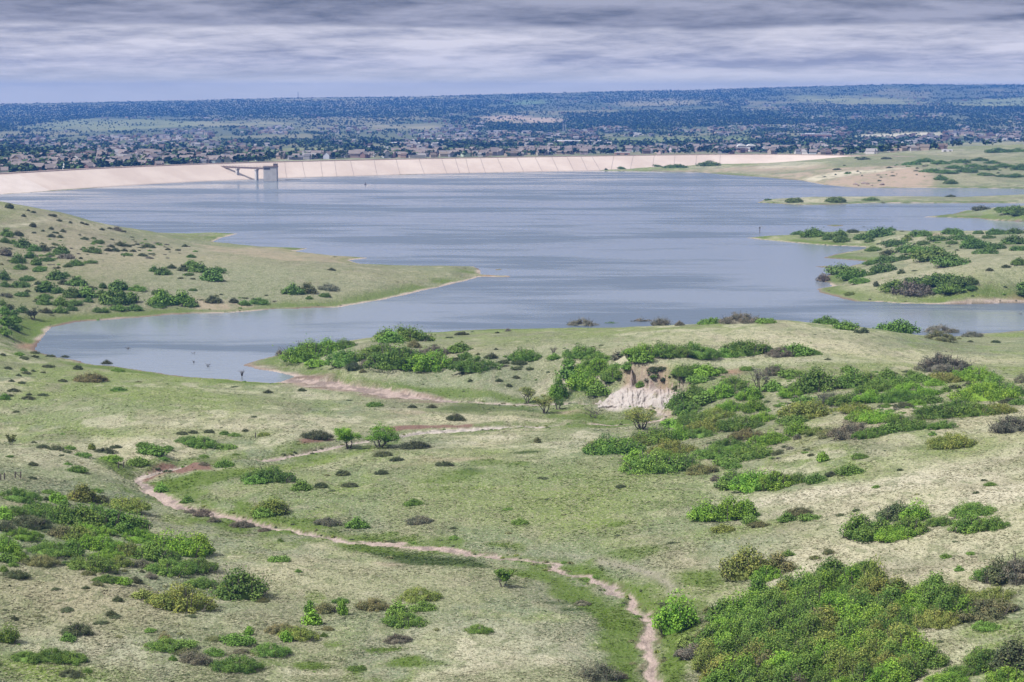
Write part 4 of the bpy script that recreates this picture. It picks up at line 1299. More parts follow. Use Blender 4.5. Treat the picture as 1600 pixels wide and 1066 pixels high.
R_('beside the white bluff', '''890,592,30,20,d 910,612,48,28,g 935,588,40,22,g 914,577,30,10,d 962,580,22,10,d 958,600,40,18,d 934,622,30,16,d 980,588,20,10,d 1000,579,32,14,d 1000,608,12,10,d 872,626,24,26,g 1022,592,20,8,k 1033,583,14,6,k 1057,611,12,6,k
1036,604,8,5,k 1062,587,22,10,d''')
R_('just right of the white bluff', '''1074,597,38,16,d 1104,590,32,18,g 1126,584,18,10,d 1088,582,22,10,d 1090,600,30,10,d 1147,612,42,24,d 1166,580,20,8,d 1212,586,26,14,d 1208,613,30,14,d 1090,622,46,22,d 1064,640,44,24,d 1074,650,42,22,d 1126,624,44,20,g
1100,634,36,16,d 1140,644,46,18,g 1172,626,38,20,g 1178,645,40,20,g 1192,660,40,16,g''')
R_('in the thicket below the white bluff', '''1120,656,46,14,o 1090,664,50,12,d 1112,676,60,20,o 1056,668,36,12,g 1028,694,60,22,d 1062,688,50,20,g 1098,684,40,16,d 1158,674,60,20,d 1166,688,44,16,b 960,710,70,24,d 940,704,40,18,o 980,706,34,20,g 996,698,36,18,o
1002,732,44,22,g 1024,741,80,26,d 995,722,30,16,g 1050,712,60,20,o 1042,722,50,16,g 1074,736,32,22,d 1098,742,38,18,b 1112,718,50,20,d 1142,705,50,18,d 1154,712,40,14,g 1204,696,54,14,g 1178,718,54,14,d 1136,728,32,12,d 1144,733,26,8,d 1216,711,20,5,k''')
R_('in the thicket on the right slope', '''1210,588,30,14,p 1238,590,32,13,d 1325,582,16,10,d 1276,614,58,28,d 1236,622,30,18,g 1260,633,34,12,d 1332,607,46,22,d 1355,602,40,18,d 1385,592,22,14,d 1398,607,52,18,d 1364,614,50,16,d 1424,588,16,8,d 1435,598,34,14,d
1475,582,70,16,p 1471,598,44,15,o 1524,597,60,20,g 1595,599,18,12,p 1425,622,62,22,g 1406,629,54,16,d 1362,630,50,20,g 1326,633,50,18,d 1298,634,34,16,p 1460,604,30,10,g 1520,604,24,8,k 1492,608,20,6,k 1478,613,18,8,d 1460,617,22,7,d
1540,628,80,20,g 1550,616,64,18,d 1588,620,40,18,d 1578,631,26,6,k 1592,633,24,10,d''')
R_('in the lower right-slope hedge', '''1450,631,32,8,d 1432,634,24,8,g 1385,637,18,6,d 1412,638,24,7,k 1470,655,60,18,d 1520,652,60,22,d 1560,648,44,20,o
1500,645,50,16,d 1450,650,40,14,d 1265,655,70,20,o 1338,646,40,14,o 1240,664,40,10,d 1352,658,46,14,g 1378,661,50,16,g 1402,665,34,16,d 1430,673,42,18,d 1248,681,36,20,g 1276,680,36,14,o 1300,683,36,14,b 1336,686,62,22,p 1360,686,44,14,d
1388,678,34,14,d 1214,692,34,14,g 1246,687,10,8,p''')
R_('on the grass below the right thicket', '''1150,765,50,26,d 1185,768,64,32,g 1210,766,44,26,g 1242,757,40,18,d 1274,756,28,14,d 1298,745,18,8,k 1328,743,35,14,d 1344,718,22,8,d 1286,722,15,14,g 1268,713,12,4,k 1488,702,62,24,o 1472,671,38,15,d 1457,681,13,6,d
1580,677,50,26,p 1548,760,20,7,d 1538,752,10,3,k 1117,752,14,9,p 1130,767,12,5,d''')
R_('on the right meadow', '''1105,816,56,30,g 1140,815,60,32,g 1165,811,34,26,g 1129,833,38,14,o 1173,819,22,14,d 1187,825,34,10,b 1230,816,26,12,d 1248,807,40,12,b 1266,814,32,10,d 1314,807,14,5,k 1338,800,12,5,k 1342,842,44,28,d 1370,846,60,34,d 1400,846,60,26,g
1420,838,50,26,d 1400,815,50,26,k 1430,816,36,26,g 1400,793,12,6,k 1470,823,44,16,d 1519,810,70,22,d 1515,833,54,24,d 1550,830,50,20,d''')
R_('on the meadow above the corner thicket', '''1168,908,66,42,o 1198,908,36,26,g 1215,898,36,28,b 1231,870,17,10,d 1274,875,16,7,b 1295,867,18,9,b
1300,910,50,32,d 1332,905,26,20,g 1352,896,34,22,d 1478,873,18,7,d 1499,893,14,8,d 1568,914,50,36,k 1600,915,56,36,p 1545,908,40,24,d''')
R_('right of the corner thicket', '''1464,983,54,32,o 1546,971,76,26,b 1550,948,66,18,o 1543,988,36,11,d 1500,975,10,9,k 1105,959,14,10,b''')
R_('in the bottom right corner', '''1455,1045,40,36,d 1500,1062,50,22,d 1540,1050,60,30,d 1585,1050,60,40,k 1530,1040,40,26,d 1570,1075,60,30,g 1480,1075,60,26,g''')
R_('beside the lower creek', '''1056,990,54,54,g 1085,1030,60,26,p 1075,1010,30,16,o 1110,1000,40,20,b 1130,990,40,20,g''')
R_('on the wooded right-shore spit', '''1248,367,24,6,d 1270,371,36,11,g 1295,375,18,9,d 1312,370,20,9,d 1314,379,26,9,d 1333,364,16,6,k 1349,375,30,10,d 1374,371,42,11,d 1359,379,14,6,d 1391,361,18,5,d 1350,358,12,3,k 1421,359,18,3,k 1439,370,34,11,d 1417,377,16,8,o
1489,367,32,11,g 1466,377,30,9,d 1502,375,32,8,d 1528,366,16,7,d 1559,367,34,8,d 1586,366,28,7,d 1487,382,16,6,d 1443,383,18,7,d''')
R_('on the scrubby right-point back', '''1397,385,30,9,d 1366,393,22,8,d 1419,395,28,13,d 1457,399,30,13,d 1435,396,26,10,g 1388,411,32,12,d 1390,399,24,7,k 1410,407,14,7,d 1424,404,14,6,d 1362,414,22,7,d 1460,408,50,13,d 1487,417,42,11,d 1526,389,42,11,d 1556,390,24,11,d
1540,397,30,7,d 1518,382,24,7,d 1545,373,18,6,d 1586,382,32,12,d 1594,392,24,8,d 1592,415,20,10,d 1546,424,10,4,k 1572,419,14,3,k''')
R_('on the nearest right point', '''1314,429,34,13,d 1336,436,46,15,g 1380,426,32,13,d 1363,430,12,6,d 1344,444,26,9,g 1369,448,8,8,k 1408,428,12,6,k 1418,437,10,3,k 1402,458,42,15,g 1445,451,46,16,d 1475,448,50,15,d 1505,451,34,13,d 1427,465,50,13,p
1488,462,32,12,g 1464,460,20,8,d 1517,456,18,7,d 1597,455,16,10,d 1597,464,14,8,d 1327,462,16,6,o 1286,440,18,12,p 1570,450,6,2,k''')
R_('on the small far-right spit', '''1533,329,24,5,k 1563,329,18,5,d 1582,335,40,9,d 1590,339,24,6,d''')
R_('on the long low green spit', '''1240,317,26,4,o 1305,317,30,4,o 1200,313.5,10,4,d 1360,314,26,3,o 1485,308,16,3,k''')
R_('on the slope beyond the dam', '''1425,258,28,6,d 1445,254,30,7,d 1470,257,30,7,d 1500,255,30,6,d 1530,252,28,5,d 1455,270,30,7,d 1480,272,34,8,d 1510,270,34,8,d 1540,266,34,8,d 1570,262,34,8,d 1595,266,30,10,d 1470,282,20,8,d 1485,288,22,8,d 1540,275,24,6,d
1585,278,30,6,d 1565,277,20,5,d 1340,248,10,4,k 1350,250,20,4,k 1385,249,16,5,k 1560,239,40,5,d 1590,238,30,5,d 1308,266,12,4,k 1390,263,10,3,k 1520,261,24,6,d 1550,256,24,5,d 1490,264,26,6,d''')
R_('below the jointed dam face', '''970,264.5,14,5,d 1025,261,16,4,d 1055,263,34,5,d 1107,260,36,5,d 947,265.5,5,3,k''')

# the dense corner thicket, filled bush by bush
poly = [(1150, 940), (1230, 915), (1300, 905), (1345, 908), (1440, 922), (1530, 935), (1510, 962), (1440, 965), (1420, 985), (1440, 1000), (1432, 1060), (1430, 1085), (1120, 1085), (1090, 1050), (1075, 1020), (1130, 985), (1120, 965)]
rr = random.Random(8)
row = 0
y = 924
while y < 1092:
    x = 1050 + (row % 2) * 17
    while x < 1540:
        jx, jy = x + rr.uniform(-9, 9), y + rr.uniform(-4, 4)
        if in_poly(np.array([jx]), np.array([jy - 8.0]), poly)[0]:
            nv = float(fbm(np.array([jx / 70]), np.array([jy / 30]), 2)[0]) + rr.uniform(-.2, .2)
            c = 'b' if nv < .14 else 'o' if nv < .32 else 'd' if nv < .50 else 'g' if nv < .72 else 'd' if nv < .93 else 'p'
            reg = 'inside the dense corner thicket' if jy < 985 else 'at the corner thicket front'
            S.append((reg, jx, jy, rr.uniform(30, 47), rr.uniform(23, 37), c))
        x += 31
    y += 14.5
    row += 1

# ---- labels that single each one out
ORD = ['', 'second', 'third', 'fourth', 'fifth', 'sixth', 'seventh', 'eighth', 'ninth', 'tenth', 'eleventh', 'twelfth', 'thirteenth', 'fourteenth', 'fifteenth', 'sixteenth', 'seventeenth', 'eighteenth', 'nineteenth',
       'twentieth', 'twenty-first', 'twenty-second', 'twenty-third', 'twenty-fourth', 'twenty-fifth', 'twenty-sixth', 'twenty-seventh', 'twenty-eighth', 'twenty-ninth', 'thirtieth']


def ordinals(items, key):
    """items: list of (group_key, x); gives each its ordinal phrase from the left"""
    by = {}
    for i, (g, x) in enumerate(items):
        by.setdefault(g, []).append((x, i))
    out = [''] * len(items)
    for g, l in by.items():
        l.sort()
        for k, (x, i) in enumerate(l):
            if len(l) > 1:
                out[i] = 'leftmost' if k == 0 else ('rightmost' if k == len(l) - 1 else ORD[min(k, 29)] + ' from left')
    return out


def shape_word(w, h):
    big = 'tiny' if w < 11 else 'small' if w < 22 else '' if w < 48 else 'large'
    a = w / h
    s = 'rounded' if a < 1.75 else 'broad' if a < 2.9 else 'flat'
    return (big + ' ' + s).strip()


def kind_of(c, w):
    if c in 'bp':
        return 'dry_bush', 'dry bush'
    if c == 'k' or w < 13:
        return 'low_bush', 'bush'
    return 'oak_shrub', 'shrub'


NOUN = {'oak_shrub': 'oak shrub', 'low_bush': 'low bush', 'dry_bush': 'twiggy bush'}
keys = []
for reg, cx, by, w, h, c in S:
    k, cat = kind_of(c, w)
    keys.append(((reg, shape_word(w, h), c, k), cx))
ords = ordinals(keys, None)

order = sorted(range(len(S)), key=lambda i: -S[i][3] * S[i][4])
count = {}
rest = []
rv = random.Random(21)
TRUNK_USED = 0
for i in order:
    reg, cx, by, w, h, c = S[i]
    name, cat = kind_of(c, w)
    count[name] = count.get(name, 0) + 1
    X, Y, zg = hit(cx, by)
    dist = math.hypot(Y, CAM_Z - zg)
    mpp = dist / F
    pitch = (CAM_Z - zg) / dist
    width = w * mpp * 1.12
    depth = width * 0.72
    hreal = max(h * mpp - depth * pitch * 0.55, 0.42 * h * mpp, width * 0.22) * 1.40 * rv.uniform(.88, 1.18)
    if Y > 1500:
        hreal *= .62
    k = 1 + depth * 0.42 / Y
    X, Y = X * k, Y * k
    zg = ground(X, Y)
    asp = width / hreal
    ai = min(range(4), key=lambda a: abs(math.log(ASPECTS[a] / asp)))
    base = COLS[c]
    if Y > 620 and c in 'gdo':
        base = tuple(.45 * q + .55 * w_ for q, w_ in zip(base, (.078, .128, .040)))
    v = rv.uniform(.80, 1.18)
    colr = tuple(max(.01, b * v * rv.uniform(.93, 1.07)) for b in base) + (1.0,)
    sx, sz = width / ASPECTS[ai], hreal
    rz = rv.uniform(-.35, .35) + (math.pi if rv.random() < .5 else 0)
    if count[name] > 295:
        rest.append((ai, X, Y, zg, sx, sz, rz, colr))
        continue
    near_ = (w > 17 and Y < 700) or (w > 11 and Y < 430)
    me = (RAG[i % 3] if (c in 'p' and asp < 2.6 and near_) else PROTO[ai][i % 3] if near_ else SMALL[ai][i % 3])
    wide = 1.7 if me in RAG else ASPECTS[ai]
    loc = (X, Y, zg - 0.05 * sz)
    scl = (width / wide, width / wide, sz)
    label = f"{(ords[i] + ' ') if ords[i] else ''}{shape_word(w, h)} {WORD[c]} {NOUN[name]} {reg}"
    grp = {'oak_shrub': 'oak shrubs scattered over the prairie', 'low_bush': 'low dark bushes dotting the grass', 'dry_bush': 'bare dry bushes among the oaks'}[name]
    if near_ and w > 24:
        o = bpy.data.objects.new(name, None)
        col.objects.link(o)
        o.location = loc
        o.rotation_euler = (0, 0, rz)
        f_ = link('crown', me, o)
        f_.scale = scl
        f_.color = colr
        st = link('stems', STEMS[ai][i % 2], o)
        st.scale = (scl[0] * wide / ASPECTS[ai], scl[1] * wide / ASPECTS[ai], sz * (1.12 if c == 'p' else .92))
    else:
        o = link(name, me, None, loc, rz, scl)
        o.color = colr
    tag(o, label, cat, grp)
print('shrubs', count, 'rest', len(rest))

# the smallest of them and the seedlings between, as one mass
for _ in range(520):
    cx, by = rv.uniform(-60, 1660), rv.choice([rv.uniform(330, 540), rv.uniform(540, 780), rv.uniform(780, 1060)])
    X, Y, zg = hit(cx, by)
    if zg < 0.6 or Y > 1500:
        continue
    ix = int((X / Y - U0) / (U1 - U0) * (NU - 1))
    iy = int(np.searchsorted(gY, Y))
    if CREEK_D[iy, ix] < 1.5 or LAKE_D[iy, ix] < 6:
        continue
    if fbm(np.array([X / 60.]), np.array([Y / 60.]), 3)[0] < .5 and rv.random() < .8:
        continue
    s = rv.uniform(.35, 1.0) * (1 if Y < 600 else 1.5)
    cc = COLS[rv.choice('kkdbk')]
    rest.append((rv.choice([0, 1, 2]), X, Y, zg, s, s * rv.uniform(.35, .6), rv.uniform(0, 6), tuple(cc) + (1,)))
# tufts and bits of brush along the banks of the creek and the shores
for _ in range(420):
    k_ = rv.randrange(2, len(creek_xyz) - 5)
    a_, b_ = creek_xyz[k_], creek_xyz[k_ + 1]
    f_ = rv.random()
    X, Y = a_[0] + (b_[0] - a_[0]) * f_ + rv.uniform(-3.6, 3.6), a_[1] + (b_[1] - a_[1]) * f_ + rv.uniform(-3.6, 3.6)
    ix, iy = int((X / Y - U0) / (U1 - U0) * (NU - 1)), int(np.searchsorted(gY, Y))
    if not 0.0 < CREEK_D[iy, ix] < 1.6:
        continue
    s = rv.uniform(.25, .6)
    rest.append((rv.choice([0, 1, 2]), X, Y, ground(X, Y), s, s * rv.uniform(.5, .9), rv.uniform(0, 6), tuple(COLS[rv.choice('kkdbo')]) + (1,)))
for _ in range(900):
    X, Y, zg = hit(rv.uniform(-20, 1620), rv.uniform(300, 600))
    ix, iy = int((X / Y - U0) / (U1 - U0) * (NU - 1)), int(np.searchsorted(gY, Y))
    if not 1.0 < LAKE_D[iy, ix] < 9 or Y > 1900:
        continue
    s = rv.uniform(.4, 1.0) * (Y / 800) ** .5
    rest.append((rv.choice([0, 1, 2]), X, Y, zg, s, s * rv.uniform(.4, .8), rv.uniform(0, 6), tuple(COLS[rv.choice('kdbbp')]) + (1,)))
# seedling clumps over bare hill flanks
for cx0, by0, rx, ry, n in ((1090, 590, 60, 12, 40), (1380, 640, 90, 6, 40), (1230, 605, 60, 14, 40), (60, 400, 70, 24, 60), (200, 388, 100, 14, 60), (1035, 586, 40, 6, 12), (1420, 390, 120, 20, 50), (760, 565, 70, 12, 30), (1400, 585, 140, 8, 40), (300, 470, 100, 14, 30),
                            (1230, 640, 40, 24, 30), (1190, 705, 60, 10, 20), (100, 880, 90, 14, 24), (1520, 262, 90, 10, 60), (1350, 272, 80, 8, 20)):
    for _ in range(n):
        X, Y, zg = hit(cx0 + rv.gauss(0, .5) * rx, by0 + rv.gauss(0, .5) * ry)
        if zg < .5:
            continue
        s = rv.uniform(.5, 1.3) * (Y / 600) ** .6
        rest.append((rv.choice([0, 1, 2]), X, Y, zg, s, s * rv.uniform(.4, .7), rv.uniform(0, 6), tuple(COLS[rv.choice('kkdp')]) + (1,)))


def build_scrub():
    m, T = new_mat("scrub_leaves")
    vc = T.n('ShaderNodeVertexColor', layer_name='cover').outputs[0]
    b = T.n('ShaderNodeBsdfPrincipled', {'Base Color': vc, 'Roughness': .8, 'Specular IOR Level': .2})
    T.n('ShaderNodeOutputMaterial', {0: b.outputs[0]})
    Vs, Fs, Cs, off = [], [], [], 0
    for j, (ai, X, Y, zg, sx, sz, rz, c) in enumerate(rest):
        V, Fc, tone = SMALLDATA[ai][j % 3]
        if sx * ASPECTS[ai] * F / Y < 14:                 # far or tiny: thin the leaves out
            Fc = Fc[::7]
            idx = Fc.ravel()
            V = V[idx]
            tone = tone[idx]
            cen = V.reshape(-1, 4, 3).mean(1, keepdims=True)
            V = (cen + (V.reshape(-1, 4, 3) - cen) * 2.6).reshape(-1, 3)
            Fc = np.arange(len(idx)).reshape(-1, 4)
        c_, s_ = math.cos(rz), math.sin(rz)
        P = np.stack([X + (V[:, 0] * c_ - V[:, 1] * s_) * sx, Y + (V[:, 0] * s_ + V[:, 1] * c_) * sx, zg + V[:, 2] * sz - .04], 1)
        Vs.append(P)
        Fs.append(Fc + off)
        off += len(P)
        Cs.append(np.array(c[:3])[None] * (0.55 + .9 * tone)[:, None])
    V = np.concatenate(Vs)
    me = mesh_np("scrub", V, np.concatenate(Fs), m)
    at = me.color_attributes.new('cover', 'FLOAT_COLOR', 'POINT')
    cc4 = np.ones((len(V), 4), np.float32)
    cc4[:, :3] = np.concatenate(Cs)
    at.data.foreach_set('color', cc4.ravel())
    tag(link("scrub", me), kind='stuff', label='tiny scattered seedlings and tufts of scrub over the grassy slopes')


build_scrub()
# ------------------------------------------------------------------ trees, snags and small things near the water
def tree(name, label, cat, px, by, w, h, c, stems, crown_from, nleaf, spread=.5, seed=1, group=None, lean=0.0, leaf=.24):
    r = random.Random(seed)
    rn = np.random.default_rng(seed)
    X, Y, zg = hit(px, by)
    mpp = Y / F
    W, H = w * mpp, h * mpp
    o = bpy.data.objects.new(name, None)
    col.objects.link(o)
    o.location = (X, Y, zg)
    b = MB()
    tips = []
    for k in range(stems):
        a = 2 * math.pi * k / stems + r.uniform(-.5, .5)
        rad = (0.0 if stems == 1 else .10 * W)
        p = Vector((rad * math.cos(a) * .4, rad * math.sin(a) * .3, -.15))
        r0 = H * (.040 if stems < 3 else .022)
        d = Vector((math.cos(a) * spread * (.5 if stems == 1 else 1) + lean, math.sin(a) * spread * .7, 1.0)).normalized()
        L = H * crown_from
        q = p + d * L
        mid = p + d * L * .5 + Vector((r.uniform(-.05, .05), r.uniform(-.05, .05), 0)) * H
        b.tube(p, mid, r0 * 1.25, r0, 7)
        b.tube(mid, q, r0, r0 * .75, 7)
        for j in range(4 if stems > 2 else 6):
            aa = r.uniform(0, 6.28)
            e = q + Vector((math.cos(aa) * W * .34, math.sin(aa) * W * .30, H * r.uniform(.12, .46)))
            e.z = min(e.z, H * .93)
            m2 = q + (e - q) * .5 + Vector((0, 0, H * .03))
            b.tube(q, m2, r0 * .55, r0 * .36, 5)
            b.tube(m2, e, r0 * .36, r0 * .12, 5)
            tips += [tuple(m2), tuple(e)]
            for _ in range(2):
                f = e + Vector((r.uniform(-.14, .14) * W, r.uniform(-.14, .14) * W, r.uniform(-.02, .12) * H))
                b.tube(m2, f, r0 * .22, r0 * .06, 4)
                tips.append(tuple(f))
    link('trunk', b.mesh('trunk', TWIG), o)
    if nleaf:
        cen = np.array(tips)
        cen = cen + rn.normal(size=cen.shape) * np.array((.05 * W, .05 * W, .03 * H))
        cen[:, 2] = np.clip(cen[:, 2], H * crown_from * .55, H * .93)
        s = np.abs(cen[:, :2]).max() / (W * .44)
        cen[:, :2] /= max(s, .5)
        rad = np.tile([[.15 * W, .15 * W, .10 * H]], (len(cen), 1)) * rn.uniform(.6, 1.25, len(cen))[:, None]
        V, Fc, tone = leaf_cloud(rn, cen, rad, nleaf, leaf, .7, .25)
        me = mesh_np('crown', V, Fc, LEAF)
        t = me.attributes.new('tone', 'FLOAT', 'POINT')
        t.data.foreach_set('value', tone.astype(np.float32))
        cr = link('crown', me, o)
        cr.color = (*c, 1)
    tag(o, label, cat, group)
    return o


tree('cottonwood', 'round bright green cottonwood standing upright at the gravelly creek crossing', 'tree', 545, 701, 48, 45, (.15, .29, .03), 3, .24, 4600, .35, 3)
tree('cottonwood', 'wide leaning cottonwood with dark sprawling trunks at the gravelly creek crossing', 'tree', 594, 699, 68, 44, (.13, .26, .03), 6, .26, 5200, .8, 4)
tree('lone_tree', 'small lone tree with bare forked trunk on the grass beside the creek', 'tree', 785, 917, 36, 36, (.12, .215, .03), 3, .34, 2600, .5, 5, None, 0, .2)
tree('willow', 'yellow-green willow with forked trunk in front of the white bluff meadow', 'tree', 851, 646, 36, 36, (.22, .25, .07), 4, .34, 1900, .5, 6)
tree('willow', 'pale rounded willow behind the yellow-green forked one', 'tree', 824, 630, 30, 32, (.21, .25, .08), 4, .34, 1800, .45, 7)
tree('willow', 'wide fan-shaped willow with many bare grey stems below the white bluff', 'tree', 1001, 671, 60, 40, (.21, .25, .06), 8, .36, 3000, .62, 8)
tree('dead_tree', 'low spreading leafless grey tree left of the fan-shaped willow', 'dead tree', 928, 653, 38, 20, (.15, .13, .12), 5, .40, 160, .9, 9)
tree('dead_tree', 'tall bare grey tree standing among green oaks on the right slope', 'dead tree', 1187, 612, 34, 42, (.14, .125, .13), 4, .45, 420, .45, 10)
tree('juniper', 'dark solitary juniper at the left shore of the cove', 'tree', 51, 499, 27, 25, (.045, .062, .03), 2, .22, 1700, .4, 11)
tree('bushy_tree', 'olive bushy tree at the left edge above the gully', 'tree', 17, 695, 19, 22, (.14, .16, .05), 3, .25, 900, .4, 12)
tree('sapling', 'little upright green sapling below the white bluff', 'tree', 872, 640, 20, 26, (.085, .16, .03), 2, .25, 700, .35, 13)


def snag(label, px, by, w, h, n, seed, cat='snag', name='drowned_snag'):
    r = random.Random(seed)
    X, Y, zg = hit(px, by)
    X, Y = at_z(px, by, 0.0) if zg < .05 else (X, Y)
    zg = max(zg, 0)
    mpp = Y / F
    b = MB()
    for k in range(n):
        x0, x1 = r.uniform(-.12, .12) * w * mpp, r.uniform(-.5, .5) * w * mpp
        m = ((x0 + x1) * .5, r.uniform(-.5, .5), h * mpp * r.uniform(.4, .6))
        e = (x1, r.uniform(-1, 1) * w * mpp * .3, h * mpp * r.uniform(.6, 1))
        b.tube((0, 0, -.4), m, .085, .06, 5)
        b.tube(m, e, .06, .02, 5)
        b.tube(m, (e[0] + r.uniform(-.3, .3) * w * mpp, e[1], e[2] * .8), .06, .02, 4)
    o = link(name, b.mesh(name, TWIG), None, (X, Y, zg))
    tag(o, label, cat, 'drowned shrubs standing in the cove' if name == 'drowned_snag' else None)


snag('largest leafless snag standing in the cove by the mud flat', 378, 588, 10, 12, 7, 1)
snag('small leafless snag standing in the cove left of the largest', 325, 573, 8, 6, 5, 2)
snag('low branch tip poking from the cove below the middle', 303, 567, 8, 4, 4, 3)
snag('twiggy branch lying at the surface in mid cove', 302, 552.5, 9, 3, 4, 4)
snag('long low branch afloat on the left side of the cove', 199, 545.5, 13, 3, 5, 5)
snag('short drifting branch near the right edge on the lake', 1594, 491.5, 8, 3, 4, 6)
snag('brittle dead bush with reddish sticks on the plateau slope', 865, 553, 14, 15, 8, 7, 'dead bush', 'dead_bush')
snag('tangled grey brush at the tip of the nearest right point', 1287, 441, 20, 14, 12, 8, 'dead bush', 'dead_bush')

wood = simple_mat("weathered_wood", (.06, .05, .042), (.13, .11, .095), 3)


def post(b, x, y, z, h, r):
    b.tube((x, y, z - .3), (x + .03, y, z + h * .93), r, r * .86, 8)
    b.tube((x + .03, y, z + h * .93), (x + .03, y, z + h), r * .86, r * .3, 8)


for px, by, lab in ((1, 750.5, 'fence post at the very left edge of the mound'), (7, 749.5, 'second fence post from the left edge of the mound'), (185, 731.5, 'wooden post on the mound just left of the creek bend'), (193, 731, 'wooden post nearest the creek bend on the mound'),
                    (399, 684, 'short wooden post on the terrace above the creek')):
    X, Y, zg = hit(px, by)
    b = MB()
    post(b, 0, 0, 0, 1.25, .14)
    tag(link('fence_post', b.mesh('fence_post', wood), None, (X, Y, zg)), lab, 'fence post', 'old fence posts in the grass')
X, Y, zg = hit(28, 748)
br = bpy.data.objects.new('fence_brace', None)
col.objects.link(br)
br.location = (X, Y, zg)
for s in (-.5, .5):
    b = MB()
    post(b, s, 0, 0, 1.35, .14)
    link('post', b.mesh('post', wood), br)
b = MB()
b.tube((-.5, 0, 1.1), (.5, 0, .25), .07, .07, 6)
link('diagonal_brace', b.mesh('diagonal_brace', wood), br)
b = MB()
b.tube((-.5, 0, 1.15), (.5, 0, 1.15), .06, .06, 6)
link('top_rail', b.mesh('top_rail', wood), br)
tag(br, 'N-shaped wooden fence brace on the mound at the left edge', 'fence brace')

X, Y, zg = hit(1187, 368.3)
b = MB()
post(b, 0, 0, 0, 3.4, .22)
b.box(0, -.05, 2.5, .9, .12, .9)
tag(link('marker_post', b.mesh('marker_post', wood), None, (X, Y, max(zg, 0))), 'thin dark marker post at the tip of the wooded spit', 'post')

X, Y = at_z(571, 288.6, 0)
b = MB()
for k, (r0, r1, z0, z1) in enumerate(((.5, 1.0, -.5, .0), (1.0, 1.0, .0, .5), (1.0, .35, .5, .9), (.25, .2, .9, 2.0))):
    b.tube((0, 0, z0), (0, 0, z1), r0, r1, 12)
tag(link('buoy', b.mesh('buoy', simple_mat('buoy_paint', (.05, .04, .05), (.09, .07, .08), 2)), None, (X, Y, 0)), 'tiny dark buoy afloat in front of the dam', 'buoy')
X, Y = at_z(457, 281.3, 0)
b = MB()
for k in range(9):
    b.tube((k * 1.7 - 7, 0, .15), (k * 1.7 - 5.5, .15 * (k % 2), .15), .30, .30, 8)
b.tube((-7, 0, .15), (8, .1, .15), .08, .08, 6)
tag(link('floating_boom', b.mesh('floating_boom', wood), None, (X, Y, 0)), 'dark floating boom on the water just right of the intake tower', 'boom')


def rock_mesh(seed):
    r = np.random.default_rng(seed)
    import bmesh
    bm = bmesh.new()
    bmesh.ops.create_icosphere(bm, subdivisions=2, radius=1)
    k = r.normal(size=(6, 3))
    for v in bm.verts:
        d = np.array(v.co)
        s = 1 + .16 * np.sin(2.2 * k @ d + k[:, 0]).sum() / 2
        v.co = Vector(d * s * np.array((1, .8, .62)))
    me = bpy.data.meshes.new('boulder')
    bm.to_mesh(me)
    bm.free()
    me.materials.append(ROCK)
    return me


ROCK = simple_mat('boulder_stone', (.16, .115, .10), (.30, .235, .21), 1.2, .9, .5)
rocks = [rock_mesh(3), rock_mesh(4)]
rl = [(1337, 288.5, 2.2), (1349, 287.3, 2.8), (1355.5, 288, 2.0), (1378, 289.5, 2.4), (1362, 290.5, 1.4), (1341, 290.5, 1.5)]
for k, (px, by, s) in enumerate(sorted(rl)):
    X, Y, zg = hit(px, by)
    tag(link('boulder', rocks[k % 2], None, (X, Y, zg + .3), k * 1.3, (s, s, s)), ['leftmost', 'second-from-left', 'third-from-left', 'fourth-from-left', 'fifth-from-left', 'rightmost'][k] + ' brown boulder on the bare bank of the far-right shore', 'boulder', 'boulders on the bare bank')


